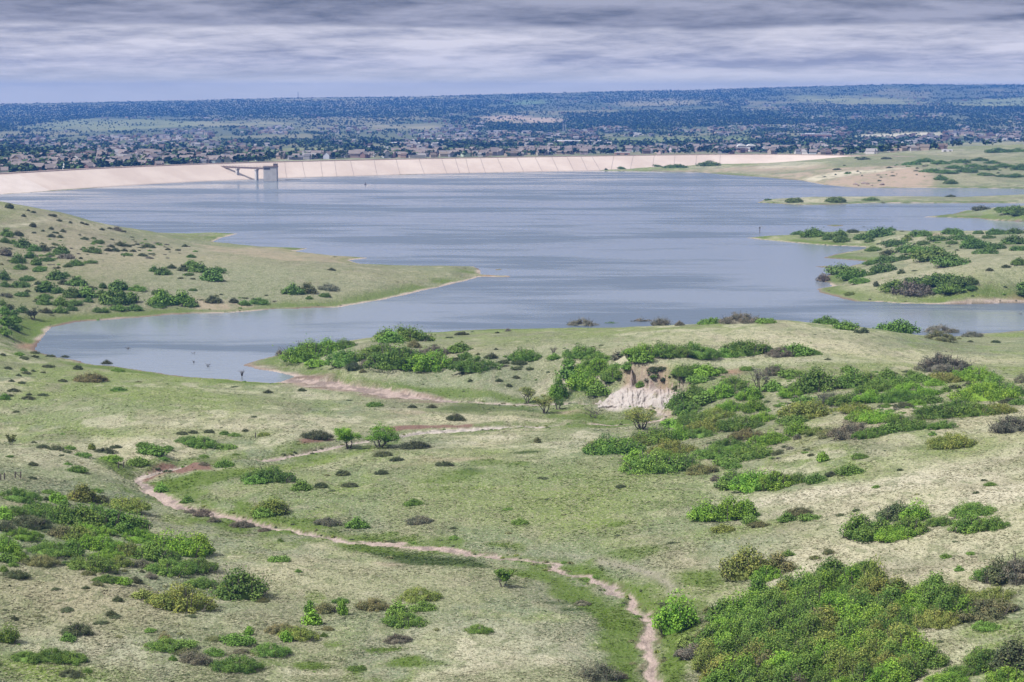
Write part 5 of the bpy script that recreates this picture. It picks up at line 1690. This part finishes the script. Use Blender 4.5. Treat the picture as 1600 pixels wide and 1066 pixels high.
# dry and green grass tufts standing over the nearer meadows
def build_grass():
    N = 210000
    r = np.random.default_rng(5)
    v = r.uniform(0, 1, N)
    Y = 232 * (620 / 232) ** (v ** 1.35)
    u = r.uniform(-.30, .30, N)
    X = u * Y
    ix = (u - U0) / (U1 - U0) * (NU - 1)
    iy = np.interp(Y, gY, np.arange(NR))
    i0, j0 = iy.astype(int), ix.astype(int)
    fy, fx = iy - i0, ix - j0
    zz = (Z[i0, j0] * (1 - fx) + Z[i0, j0 + 1] * fx) * (1 - fy) + (Z[i0 + 1, j0] * (1 - fx) + Z[i0 + 1, j0 + 1] * fx) * fy
    g = GRASSY[i0, j0]
    cl = C[i0, j0]
    pt = fbm(X / 6, Y / 9, 3)
    keep = (r.random(N) < g * (0.2 + .8 * sstep(pt, .45, .6)) * (1 - sstep(Y, 330, 600))) & (LAKE_D[i0, j0] > 3) & (CREEK_D[i0, j0] > .8)
    X, Y, zz, cl, pt = X[keep], Y[keep], zz[keep], cl[keep], pt[keep]
    n = len(X)
    k = 3
    ang = r.uniform(0, math.pi, (n, k))
    w = r.uniform(.12, .28, (n, 1)) * np.ones((n, k)) * (Y[:, None] / 300) ** .5
    h = r.uniform(.05, .15, (n, 1)) * r.uniform(.7, 1.2, (n, k)) * (Y[:, None] / 300) ** .5
    lx, ly = r.normal(0, .24, (n, k)), r.normal(0, .24, (n, k))
    ca, sa = np.cos(ang) * w, np.sin(ang) * w
    x, y, z = X[:, None], Y[:, None], zz[:, None] - .03
    P = np.stack([np.stack([x - ca * .5, y - sa * .5, z + 0 * ca], -1), np.stack([x + ca * .5, y + sa * .5, z + 0 * ca], -1),
                  np.stack([x + ca * .75 + lx, y + sa * .75 + ly, z + h], -1), np.stack([x - ca * .75 + lx, y - sa * .75 + ly, z + h * .8], -1)], 2)
    V = P.reshape(-1, 3)
    kind = r.random(n)
    straw = np.array((.46, .43, .30))
    green = np.array((.085, .12, .038))
    lushm = (cl.sum(1) < .36)[:, None]
    c = np.where((kind < .50)[:, None], cl * .55 + straw * .5, np.where((kind < .72)[:, None], cl * .65 + green * .3, cl * 1.0))
    c = np.where(lushm, cl * r.uniform(.8, 1.5, (n, 1)), c) * r.uniform(.8, 1.15, (n, 1))
    m, T = new_mat("grass_blades")
    vc = T.n('ShaderNodeVertexColor', layer_name='cover').outputs[0]
    b = T.n('ShaderNodeBsdfPrincipled', {'Base Color': vc, 'Roughness': .85, 'Specular IOR Level': .15})
    tr = T.n('ShaderNodeBsdfTranslucent', {0: vc})
    mx = T.n('ShaderNodeMixShader', {0: .35, 1: b.outputs[0], 2: tr.outputs[0]})
    T.n('ShaderNodeOutputMaterial', {0: mx.outputs[0]})
    me = mesh_np("grass", V, np.arange(len(V)).reshape(-1, 4), m)
    at = me.color_attributes.new('cover', 'FLOAT_COLOR', 'POINT')
    c4 = np.ones((len(V), 4), np.float32)
    c4[:, :3] = np.repeat(c, 4 * k, 0)
    at.data.foreach_set('color', c4.ravel())
    tag(link("grass", me), kind='stuff', label='short straw and green grass tufts over the near meadows')


build_grass()

# ------------------------------------------------------------------ the town and woods beyond the dam
def crest_row(px):
    return np.interp(px, [-200, 0, 110, 335, 440, 550, 650, 800, 900, 1000, 1200, 1330, 1400, 1500, 1600, 1800], [285, 275, 270, 258, 252, 249, 248, 246, 243, 242.5, 242, 245, 239, 233, 228, 226])


def ridge_row(px):
    return np.interp(px, [-600, 0, 160, 300, 470, 600, 800, 1000, 1100, 1200, 1400, 1600, 2200], [166, 162, 159.5, 156.5, 152.5, 151.5, 146.5, 142, 140, 137, 131.5, 132, 128])


FOREST = [[(-200, 166), (0, 166), (250, 163), (330, 168), (300, 181), (160, 184), (60, 194), (0, 203), (-200, 205)], [(250, 160), (700, 154), (770, 160), (760, 170), (600, 176), (300, 182)], [(1308, 190), (1480, 187), (1500, 204), (1330, 207)],
          [(880, 178), (1200, 174), (1260, 194), (1000, 202), (880, 195)], [(560, 172), (700, 168), (760, 176), (600, 186), (480, 184)], [(1000, 142), (1200, 139), (1230, 150), (1100, 156), (980, 152)], [(1230, 163), (1620, 168), (1620, 180), (1240, 176)],
          [(760, 196), (880, 194), (940, 200), (860, 208), (760, 206)]]
OPEN = [f[0] for f in FIELDS]
r_ = np.random.default_rng(9)


def far_points(n, ylo, yhi):
    """random places on the far land (photo columns and rows give even cover of what one sees)"""
    px = r_.uniform(-190, 1790, n)
    py = r_.uniform(ylo, yhi, n)
    ok = (py > ridge_row(px) + .6) & (py < crest_row(px) - 1.0)
    return px[ok], py[ok]


def to_ground(px, py):
    out = np.zeros((len(px), 3))
    for i, (a, b) in enumerate(zip(px, py)):
        out[i] = hit(a, b)
    return out


# --- houses
wall_m, T = new_mat("house_wall")
oc = T.n('ShaderNodeObjectInfo').outputs['Color']
T.n('ShaderNodeOutputMaterial', {0: T.n('ShaderNodeBsdfPrincipled', {'Base Color': oc, 'Roughness': .8}).outputs[0]})
roof_m = simple_mat("house_roof", (.13, .105, .10), (.25, .21, .195), .02)
pane_m = simple_mat("house_glass", (.02, .022, .03), (.04, .045, .06), .5, .3)


def house_parts(kind):
    """unit house: 1 wide, walls to .55, ridge at .9"""
    wl, rf, wn = MB(), MB(), MB()
    D = .72
    wl.box(0, 0, -.15, 1, D, .70)
    if kind == 1:
        wl.box(.30, -.42, -.15, .36, .24, .62)
    b = len(wl.v)
    for x in (-.5, .5):
        wl.v += [(x, -D / 2, .55), (x, D / 2, .55), (x, 0, .86)]
        wl.f.append((len(wl.v) - 3, len(wl.v) - 2, len(wl.v) - 1))
    e = .07
    for s in (-1, 1):
        i = len(rf.v)
        rf.v += [(-.5 - e, s * (D / 2 + e), .50), (.5 + e, s * (D / 2 + e), .50), (.5 + e, 0, .90), (-.5 - e, 0, .90)]
        rf.v += [(x, y, z + .05) for x, y, z in rf.v[-4:]]
        rf.f += [(i, i + 1, i + 2, i + 3), (i + 4, i + 5, i + 6, i + 7), (i, i + 1, i + 5, i + 4), (i + 1, i + 2, i + 6, i + 5), (i + 3, i, i + 4, i + 7)]
    if kind == 1:
        i = len(rf.v)
        rf.v += [(.08, -.58, .46), (.30, -.58, .72), (.52, -.58, .46), (.08, -.2, .50), (.30, -.1, .76), (.52, -.2, .50)]
        rf.f += [(i, i + 1, i + 4, i + 3), (i + 1, i + 2, i + 5, i + 4), (i, i + 1, i + 2)]
    for x in (-.34, -.08):
        for z in (.08, .32):
            wn.box(x, -D / 2 - .01, z, .13, .03, .13)
    return wl, rf, wn


HP = [house_parts(k) for k in (0, 1)]
HW = [p[0].mesh('wall', wall_m) for p in HP]
HR = [p[1].mesh('roof', roof_m) for p in HP]
HN = [p[2].mesh('window', pane_m) for p in HP]


def whole(k):
    b = MB()
    for p in HP[k]:
        o = len(b.v)
        b.v += p.v
        b.f += [tuple(o + i for i in f) for f in p.f]
    me = b.mesh('house', wall_m)
    me.materials.append(roof_m)
    n0 = len(HP[k][0].f)
    for i, pl in enumerate(me.polygons):
        pl.material_index = 1 if n0 <= i < n0 + len(HP[k][1].f) else 0
    return me


HWHOLE = [whole(0), whole(1)]
hx, hy = [], []
for x0, x1, dy0, dy1, n in ((-150, 330, 1, 9, 56), (-150, 330, 9, 22, 64), (330, 580, 1.2, 6, 30), (580, 960, 1.2, 9, 70), (790, 950, 3, 9, 34), (950, 1330, 1, 12, 44), (960, 1330, 10, 20, 30)):
    px = r_.uniform(x0, x1, n)
    hx += list(px)
    hy += list(crest_row(px) - r_.uniform(dy0, dy1, n))
# the rest of the town
px, py = far_points(10000, 150, 262)
cl = fbm(px / 60, py / 9, 3)
band = sstep(py, 192, 204) * .80 + .22 + .25 * (px > 1150) * sstep(py, 160, 175) * (1 - sstep(py, 186, 200))
inforest = np.zeros(len(px), bool)
for p in FOREST + OPEN:
    inforest |= in_poly(px, py, p)
ok = (r_.random(len(px)) < band * sstep(cl, .40, .58)) & ~inforest
tx, ty = px[ok], py[ok]
hx, hy = np.array(hx), np.array(hy)
ok = np.array([not in_poly(np.array([a]), np.array([b]), OPEN[3])[0] for a, b in zip(hx, hy)])
hx, hy = hx[ok], hy[ok]
TONES = {'pale': (.48, .45, .45), 'beige': (.37, .30, .25), 'grey': (.25, .24, .26), 'brown': (.20, .14, .12)}
tn = list(TONES)


def section(px):
    for lim, s in ((60, 'above the pale dam apron'), (170, 'behind the plain left stretch of the dam'), (270, 'behind the middle of the plain dam stretch'), (335, 'behind the dam just left of the bridge head'), (420, 'behind the access bridge'),
                   (500, 'below the green hill right of the intake tower'), (600, 'below the right end of the green hill'), (690, 'behind the left half of the jointed dam face'), (780, 'behind the middle of the jointed dam face'), (860, 'in the beige row behind the jointed dam face'),
                   (960, 'right of the beige house row'), (1060, 'behind the dam above its shrubby foot'), (1150, 'behind the dam left of the arched white building'), (1240, 'right of the arched white building'), (1700, 'near the right end of the dam')):
        if px < lim:
            return s


hs = sorted(range(len(hx)), key=lambda i: -hy[i])
keys, info = [], []
for i in hs[:296]:
    t = tn[int(r_.integers(0, 4))] if not (790 < hx[i] < 950) else ('beige' if r_.random() < .8 else 'pale')
    deep = crest_row(hx[i]) - hy[i]
    rowp = 'front-row' if deep < 5 else 'second-row' if deep < 11 else 'back-row'
    kd = int(r_.random() < .5)
    keys.append(((section(hx[i]), t, rowp, kd), hx[i]))
    info.append((hx[i], hy[i], t, rowp, kd))
ords_h = ordinals(keys, None)
for (px, py, t, rowp, kd), od, (key, _) in zip(info, ords_h, keys):
    X, Y, zg = hit(px, py)
    s = r_.uniform(8, 12)
    rz = r_.uniform(-.6, .6) + (math.pi / 2 if r_.random() < .3 else 0)
    cc = tuple(min(.7, a * r_.uniform(.85, 1.12)) for a in TONES[t]) + (1,)
    label = f"{(od + ' ') if od else ''}{rowp} {t} {'gabled' if kd else 'plain-roofed'} house {key[0]}"
    if Y < 2700:
        o = bpy.data.objects.new('house', None)
        col.objects.link(o)
        o.location = (X, Y, zg)
        o.rotation_euler = (0, 0, rz)
        for nm, me in (('wall', HW[kd]), ('roof', HR[kd])):
            c_ = link(nm, me, o)
            c_.scale = (s, s, s * .85)
            c_.color = cc
    else:
        o = link('house', HWHOLE[kd], None, (X, Y, zg), rz, (s, s, s * .85))
        o.color = cc
    tag(o, label, 'house', 'houses of the town behind the dam')


def merged(name, protos, places, label, mat):
    """many far copies as one mass; places: (k, X, Y, z, sx, sy, sz, rz, colour)"""
    Vs, Fs, Cs, off = [], [], [], 0
    for k, X, Y, z, sx, sy, sz, rz, c in places:
        V, Fc, tone = protos[k]
        ca, sa = math.cos(rz), math.sin(rz)
        P = np.stack([X + (V[:, 0] * ca * sx - V[:, 1] * sa * sy), Y + (V[:, 0] * sa * sx + V[:, 1] * ca * sy), z + V[:, 2] * sz], 1)
        Vs.append(P)
        Fs.append(Fc + off)
        off += len(P)
        Cs.append(np.array(c)[None] * tone[:, None] if tone.ndim == 1 else tone * np.array(c)[None])
    V = np.concatenate(Vs)
    me = mesh_np(name, V, np.concatenate(Fs), mat)
    at = me.color_attributes.new('cover', 'FLOAT_COLOR', 'POINT')
    c4 = np.ones((len(V), 4), np.float32)
    c4[:, :3] = np.concatenate(Cs)
    at.data.foreach_set('color', c4.ravel())
    tag(link(name, me), label, kind='stuff')


def attr_mat(name, rough=.85):
    m, T = new_mat(name)
    vc = T.n('ShaderNodeVertexColor', layer_name='cover').outputs[0]
    T.n('ShaderNodeOutputMaterial', {0: T.n('ShaderNodeBsdfPrincipled', {'Base Color': vc, 'Roughness': rough, 'Specular IOR Level': .2}).outputs[0]})
    return m


def simple_house():
    D = .36
    V = np.array([(-.5, -D, -.2), (.5, -D, -.2), (.5, D, -.2), (-.5, D, -.2), (-.5, -D, .55), (.5, -D, .55), (.5, D, .55), (-.5, D, .55),
                  (-.56, -D - .05, .52), (.56, -D - .05, .52), (.56, 0, .9), (-.56, 0, .9), (-.56, D + .05, .52), (.56, D + .05, .52)])
    Fc = np.array([(0, 1, 5, 4), (1, 2, 6, 5), (2, 3, 7, 6), (3, 0, 4, 7), (8, 9, 10, 11), (11, 10, 13, 12), (4, 5, 10, 11), (7, 6, 10, 11)])
    t = np.ones((14, 3))
    t[8:] = .48
    return V, Fc, t


G3 = to_ground(tx, ty)
places = []
for (X, Y, z) in G3:
    t = TONES[tn[int(r_.integers(0, 4))]]
    s = r_.uniform(7, 12) * (1 if r_.random() < .95 else 2)
    places.append((0, X, Y, z, s, s * r_.uniform(.7, 1.1), r_.uniform(5.5, 8), r_.uniform(-.6, .6), np.array(t) * r_.uniform(.8, 1.2)))
merged('distant_town', [simple_house()], places, 'hundreds of small far houses of the town below the ridge', attr_mat('far_house'))


def warehouse(px, by, w, h, c, label, arch=False):
    X, Y, zg = hit(px, by)
    mpp = Y / F
    W, H = w * mpp, h * mpp
    o = bpy.data.objects.new('arched_hall' if arch else 'warehouse', None)
    col.objects.link(o)
    o.location = (X, Y, zg)
    m = simple_mat('hall_wall', tuple(a * .9 for a in c), c, .05)
    b = MB()
    b.box(0, 0, -3, W, W * .35, H * .7 + 3)
    link('wall', b.mesh('wall', m), o)
    b = MB()
    b.box(0, 0, H * .7, W * 1.02, W * .36, H * .12)
    b.box(-W * .2, 0, H * .82, W * .3, W * .2, H * .15)
    link('roof', b.mesh('roof', simple_mat('hall_roof', (.5, .48, .5), (.66, .64, .66), .05)), o)
    b = MB()
    n = max(2, int(W / 14))
    for k in range(n):
        x = (k + .5) / n * W - W / 2
        b.box(x, -W * .176, .2, W / n * .45, .3, H * .36)
    link('door_bay', b.mesh('door_bay', pane_m), o)
    if arch:
        b = MB()
        for s in (-.5, .5):
            pts = [(s * W * .55 + W * .27 * math.cos(t), H * .7 + H * .5 * math.sin(t)) for t in np.linspace(0, math.pi, 9)]
            i = len(b.v)
            for y in (-W * .18, W * .18):
                b.v += [(x, y, z) for x, z in pts]
            for k in range(8):
                b.f.append((i + k, i + k + 1, i + 10 + k, i + 9 + k))
            b.f.append(tuple(range(i, i + 9)))
        link('arched_roof', b.mesh('arched_roof', m), o)
    tag(o, label, 'building')


for a in ((40, 241, 84, 6, (.68, .66, .68), 'long white warehouse at the left edge of the town'), (211, 244, 20, 5, (.62, .5, .42), 'beige flat-roofed block in the trees left of the bridge'), (652, 226, 78, 4, (.70, .67, .62), 'long pale depot with bright roof above the green hill'),
          (586, 233, 46, 4, (.66, .63, .64), 'pale low depot at the right end of the green hill'), (903, 223, 88, 4, (.64, .58, .53), 'very long pale depot above the beige row of houses'), (996, 211, 18, 4, (.72, .70, .70), 'small white block on the wooded slope above the dam'),
          (1275, 215, 46, 7, (.34, .20, .18), 'reddish-brown school block below the wooded ridge on the right'), (972, 242, 24, 5, (.40, .24, .19), 'low reddish block right behind the dam crest'), (1268, 237, 48, 4, (.66, .64, .66), 'long white low shed near the right end of the dam'),
          (1480, 237, 16, 4, (.68, .66, .68), 'small white shed beyond the far right slope'), (725, 212, 28, 4, (.46, .32, .28), 'brick-coloured flat block in the middle of the town'), (590, 250.5 - 5, 14, 6, (.72, .70, .70), 'white house-like hall behind the dam right of the tower')):
    warehouse(*a)
warehouse(1166, 236, 27, 9, (.70, .68, .68), 'white hall with two arched roofs behind the dam', True)

steel = simple_mat('mast_steel', (.42, .41, .44), (.56, .55, .58), .3)
steel_d = simple_mat('mast_dark', (.06, .055, .06), (.10, .09, .10), .3)
for px, by, h, m, lab in ((154, 246, 15, steel, 'left pale lattice pylon of the pair in the town trees'), (165, 246, 15, steel, 'right pale lattice pylon of the pair in the town trees'), (466, 155, 12, steel_d, 'thin mast on the skyline of the ridge'), (461, 233, 9, steel_d, 'dark pole on the left part of the green hill'),
                          (536, 233, 8, steel_d, 'dark pole on the right part of the green hill'), (880, 206, 12, steel, 'left pylon of the pair beside the tan field'), (883.5, 206, 12, steel, 'right pylon of the pair beside the tan field'), (719, 216, 9, steel, 'lone pale pylon above the jointed dam face')):
    X, Y, zg = hit(px, by)
    H = h * Y / F
    b = MB()
    for sx in (-1, 1):
        for sy in (-1, 1):
            b.tube((sx * H * .09, sy * H * .09, -1), (sx * H * .015, sy * H * .015, H), .35, .25, 4)
    for k in range(4):
        z0, z1 = H * k / 5, H * (k + 1) / 5
        b.tube((-H * .08 * (1 - k / 5), -H * .08 * (1 - k / 5), z0), (H * .08 * (1 - (k + 1) / 5), -H * .08 * (1 - (k + 1) / 5), z1), .2, .2, 4)
    for z in (.78, .9):
        b.tube((-H * .16, 0, H * z), (H * .16, 0, H * z), .3, .3, 4)
    tag(link('pylon', b.mesh('pylon', m), None, (X, Y, zg)), lab, 'pylon', 'pylons and masts in the far town')
X, Y, zg = hit(100, 268)
b = MB()
b.box(0, 0, -2, 3, 3, 6)
b.tube((0, 0, 4), (0, 0, 9), 1.5, .12, 4)
tag(link('steeple', b.mesh('steeple', simple_mat('steeple_white', (.74, .72, .70), (.8, .78, .76), .2)), None, (X, Y, zg)), 'small white steeple behind the left stretch of the dam', 'steeple')


# --- trees of the town and the wooded ridge
def mini_tree(seed, n, leaf):
    r = np.random.default_rng(seed)
    cen = np.stack([r.uniform(-.3, .3, 9), r.uniform(-.3, .3, 9), r.uniform(.32, .85, 9)], 1)
    V, Fc, tone = leaf_cloud(r, cen, np.full((9, 3), .17), n, leaf, .6, .3)
    V[:, 2] = np.maximum(V[:, 2], .02)
    tk = np.array([(-.04, 0, -.1), (.04, 0, -.1), (.04, 0, .5), (-.04, 0, .5), (0, -.04, -.1), (0, .04, -.1), (0, .04, .5), (0, -.04, .5)])
    Fc = np.concatenate([Fc, np.array([(0, 1, 2, 3), (4, 5, 6, 7)]) + len(V)])
    V = np.concatenate([V, tk])
    tone = np.concatenate([tone, np.full(8, .3)])
    return V, Fc, tone


MT = [mini_tree(60 + k, 110, .2) for k in range(5)]
MTM = []
for V, Fc, tone in MT:
    me = mesh_np('tree', V, Fc, LEAF)
    t = me.attributes.new('tone', 'FLOAT', 'POINT')
    t.data.foreach_set('value', tone.astype(np.float32))
    MTM.append(me)
nx, ny = [], []
for x0, x1, dy0, dy1, n in ((-150, 330, 1.5, 10, 78), (330, 600, 1.5, 8, 66), (600, 960, 1.2, 7, 74), (960, 1330, 1.5, 8, 66)):
    px = r_.uniform(x0, x1, n)
    nx += list(px)
    ny += list(crest_row(px) - r_.uniform(dy0, dy1, n))
keys, info = [], []
TT = {'dark': (.022, .042, .016), 'mid-green': (.045, .082, .026), 'yellowish': (.075, .10, .032)}
for a, b_ in zip(nx, ny):
    t = list(TT)[int(r_.choice(3, p=[.5, .35, .15]))]
    big = ['short', 'tall'][int(r_.random() < .5)]
    sh_ = ['round', 'narrow'][int(r_.random() < .4)]
    keys.append(((section(a), t, big, sh_), a))
    info.append((a, b_, t, big, sh_))
ot = ordinals(keys, None)
for (px, py, t, big, sh_), od, (key, _) in zip(info, ot, keys):
    X, Y, zg = hit(px, py)
    h = r_.uniform(7.5, 10) if big == 'tall' else r_.uniform(4.5, 7)
    w = h * (1.15 if sh_ == 'round' else .75)
    o = link('tree', MTM[int(r_.integers(0, 5))], None, (X, Y, zg), r_.uniform(0, 6), (w, w, h))
    o.color = tuple(c * r_.uniform(.85, 1.25) for c in TT[t]) + (1,)
    tag(o, f"{(od + ' ') if od else ''}{big} {sh_} {t} tree {key[0]}", 'tree', 'trees standing in the town behind the dam')

px, py = far_points(250000, 126, 274)
cl = fbm(px / 34, py / 5, 4)
big = fbm(px / 160 + 9, py / 22, 3)
fine = fbm(px / 14 + 3, py / 1.8, 3)
strip_ = fbm(px / 110 + 20, py / 2.4, 3)
dens = (.08 + .84 * sstep(cl * .4 + big * .25 + fine * .35, .42, .54)) * (.30 + .70 * sstep(strip_, .40, .50))
dens = dens * (0.8 + .2 * sstep(py, 215, 185)) * np.interp(py, [130, 160, 190, 215, 250], [1.0, 1.0, .85, .55, .42])
for p in OPEN:
    dens = np.where(in_poly(px, py, p), dens * .22, dens)
for p in FOREST:
    dens = np.where(in_poly(px, py, p), .55 + .45 * sstep(fine, .35, .55), dens)
dens = np.where(py < ridge_row(px) + 3.0, .30 + .5 * sstep(cl, .4, .6), dens)
ok = r_.random(len(px)) < dens
px, py = px[ok], py[ok]
print('far trees', len(px))
G3 = to_ground(px, py)
# low-count version of the mini trees for the far ones
FT = []
for k in range(6):
    V, Fc, tone = mini_tree(80 + k, 13, .50)
    FT.append((V[:-8], Fc[:-2], .55 + .9 * tone[:-8]))
places = []
for (X, Y, z) in G3:
    if Y > 10600:
        continue
    h = r_.uniform(4.5, 9.5) * (1.0 if Y < 4000 else .78)
    w = h * r_.uniform(.9, 1.5)
    c = TT['dark'] if r_.random() < .5 else TT['mid-green'] if r_.random() < .7 else TT['yellowish']
    places.append((int(r_.integers(0, 6)), X, Y, z, w, w, h, r_.uniform(0, 6), np.array(c) * r_.uniform(.8, 1.25)))
merged('woodland', FT, places, 'dark pine and oak woods covering the far ridge and town', attr_mat('far_leaves'))

# ------------------------------------------------------------------ the air
def build_haze():
    b = MB()
    top = float(max(CAM_Z, Z.max())) + 11
    b.quadbox([(-6900, -40, Z.min() - 1), (6900, -40, Z.min() - 1), (6900, 11750, Z.min() - 1), (-6900, 11750, Z.min() - 1), (-6900, -40, top), (6900, -40, top), (6900, 11750, top), (-6900, 11750, top)])
    m, T = new_mat("air")
    v = T.n('ShaderNodeVolumePrincipled', {'Color': (.075, .275, .86, 1), 'Density': HAZE})
    T.n('ShaderNodeOutputMaterial', {'Volume': v.outputs[0]})
    o = link('haze', b.mesh('haze', m))
    tag(o, 'thin bluish summer haze filling the air over the reservoir', kind='stuff')


HAZE = 8.0e-5
build_haze()
for o in bpy.data.objects:
    if o.get('label') and len(o['label'].split()) > 16:
        print('LONG', o['label'])
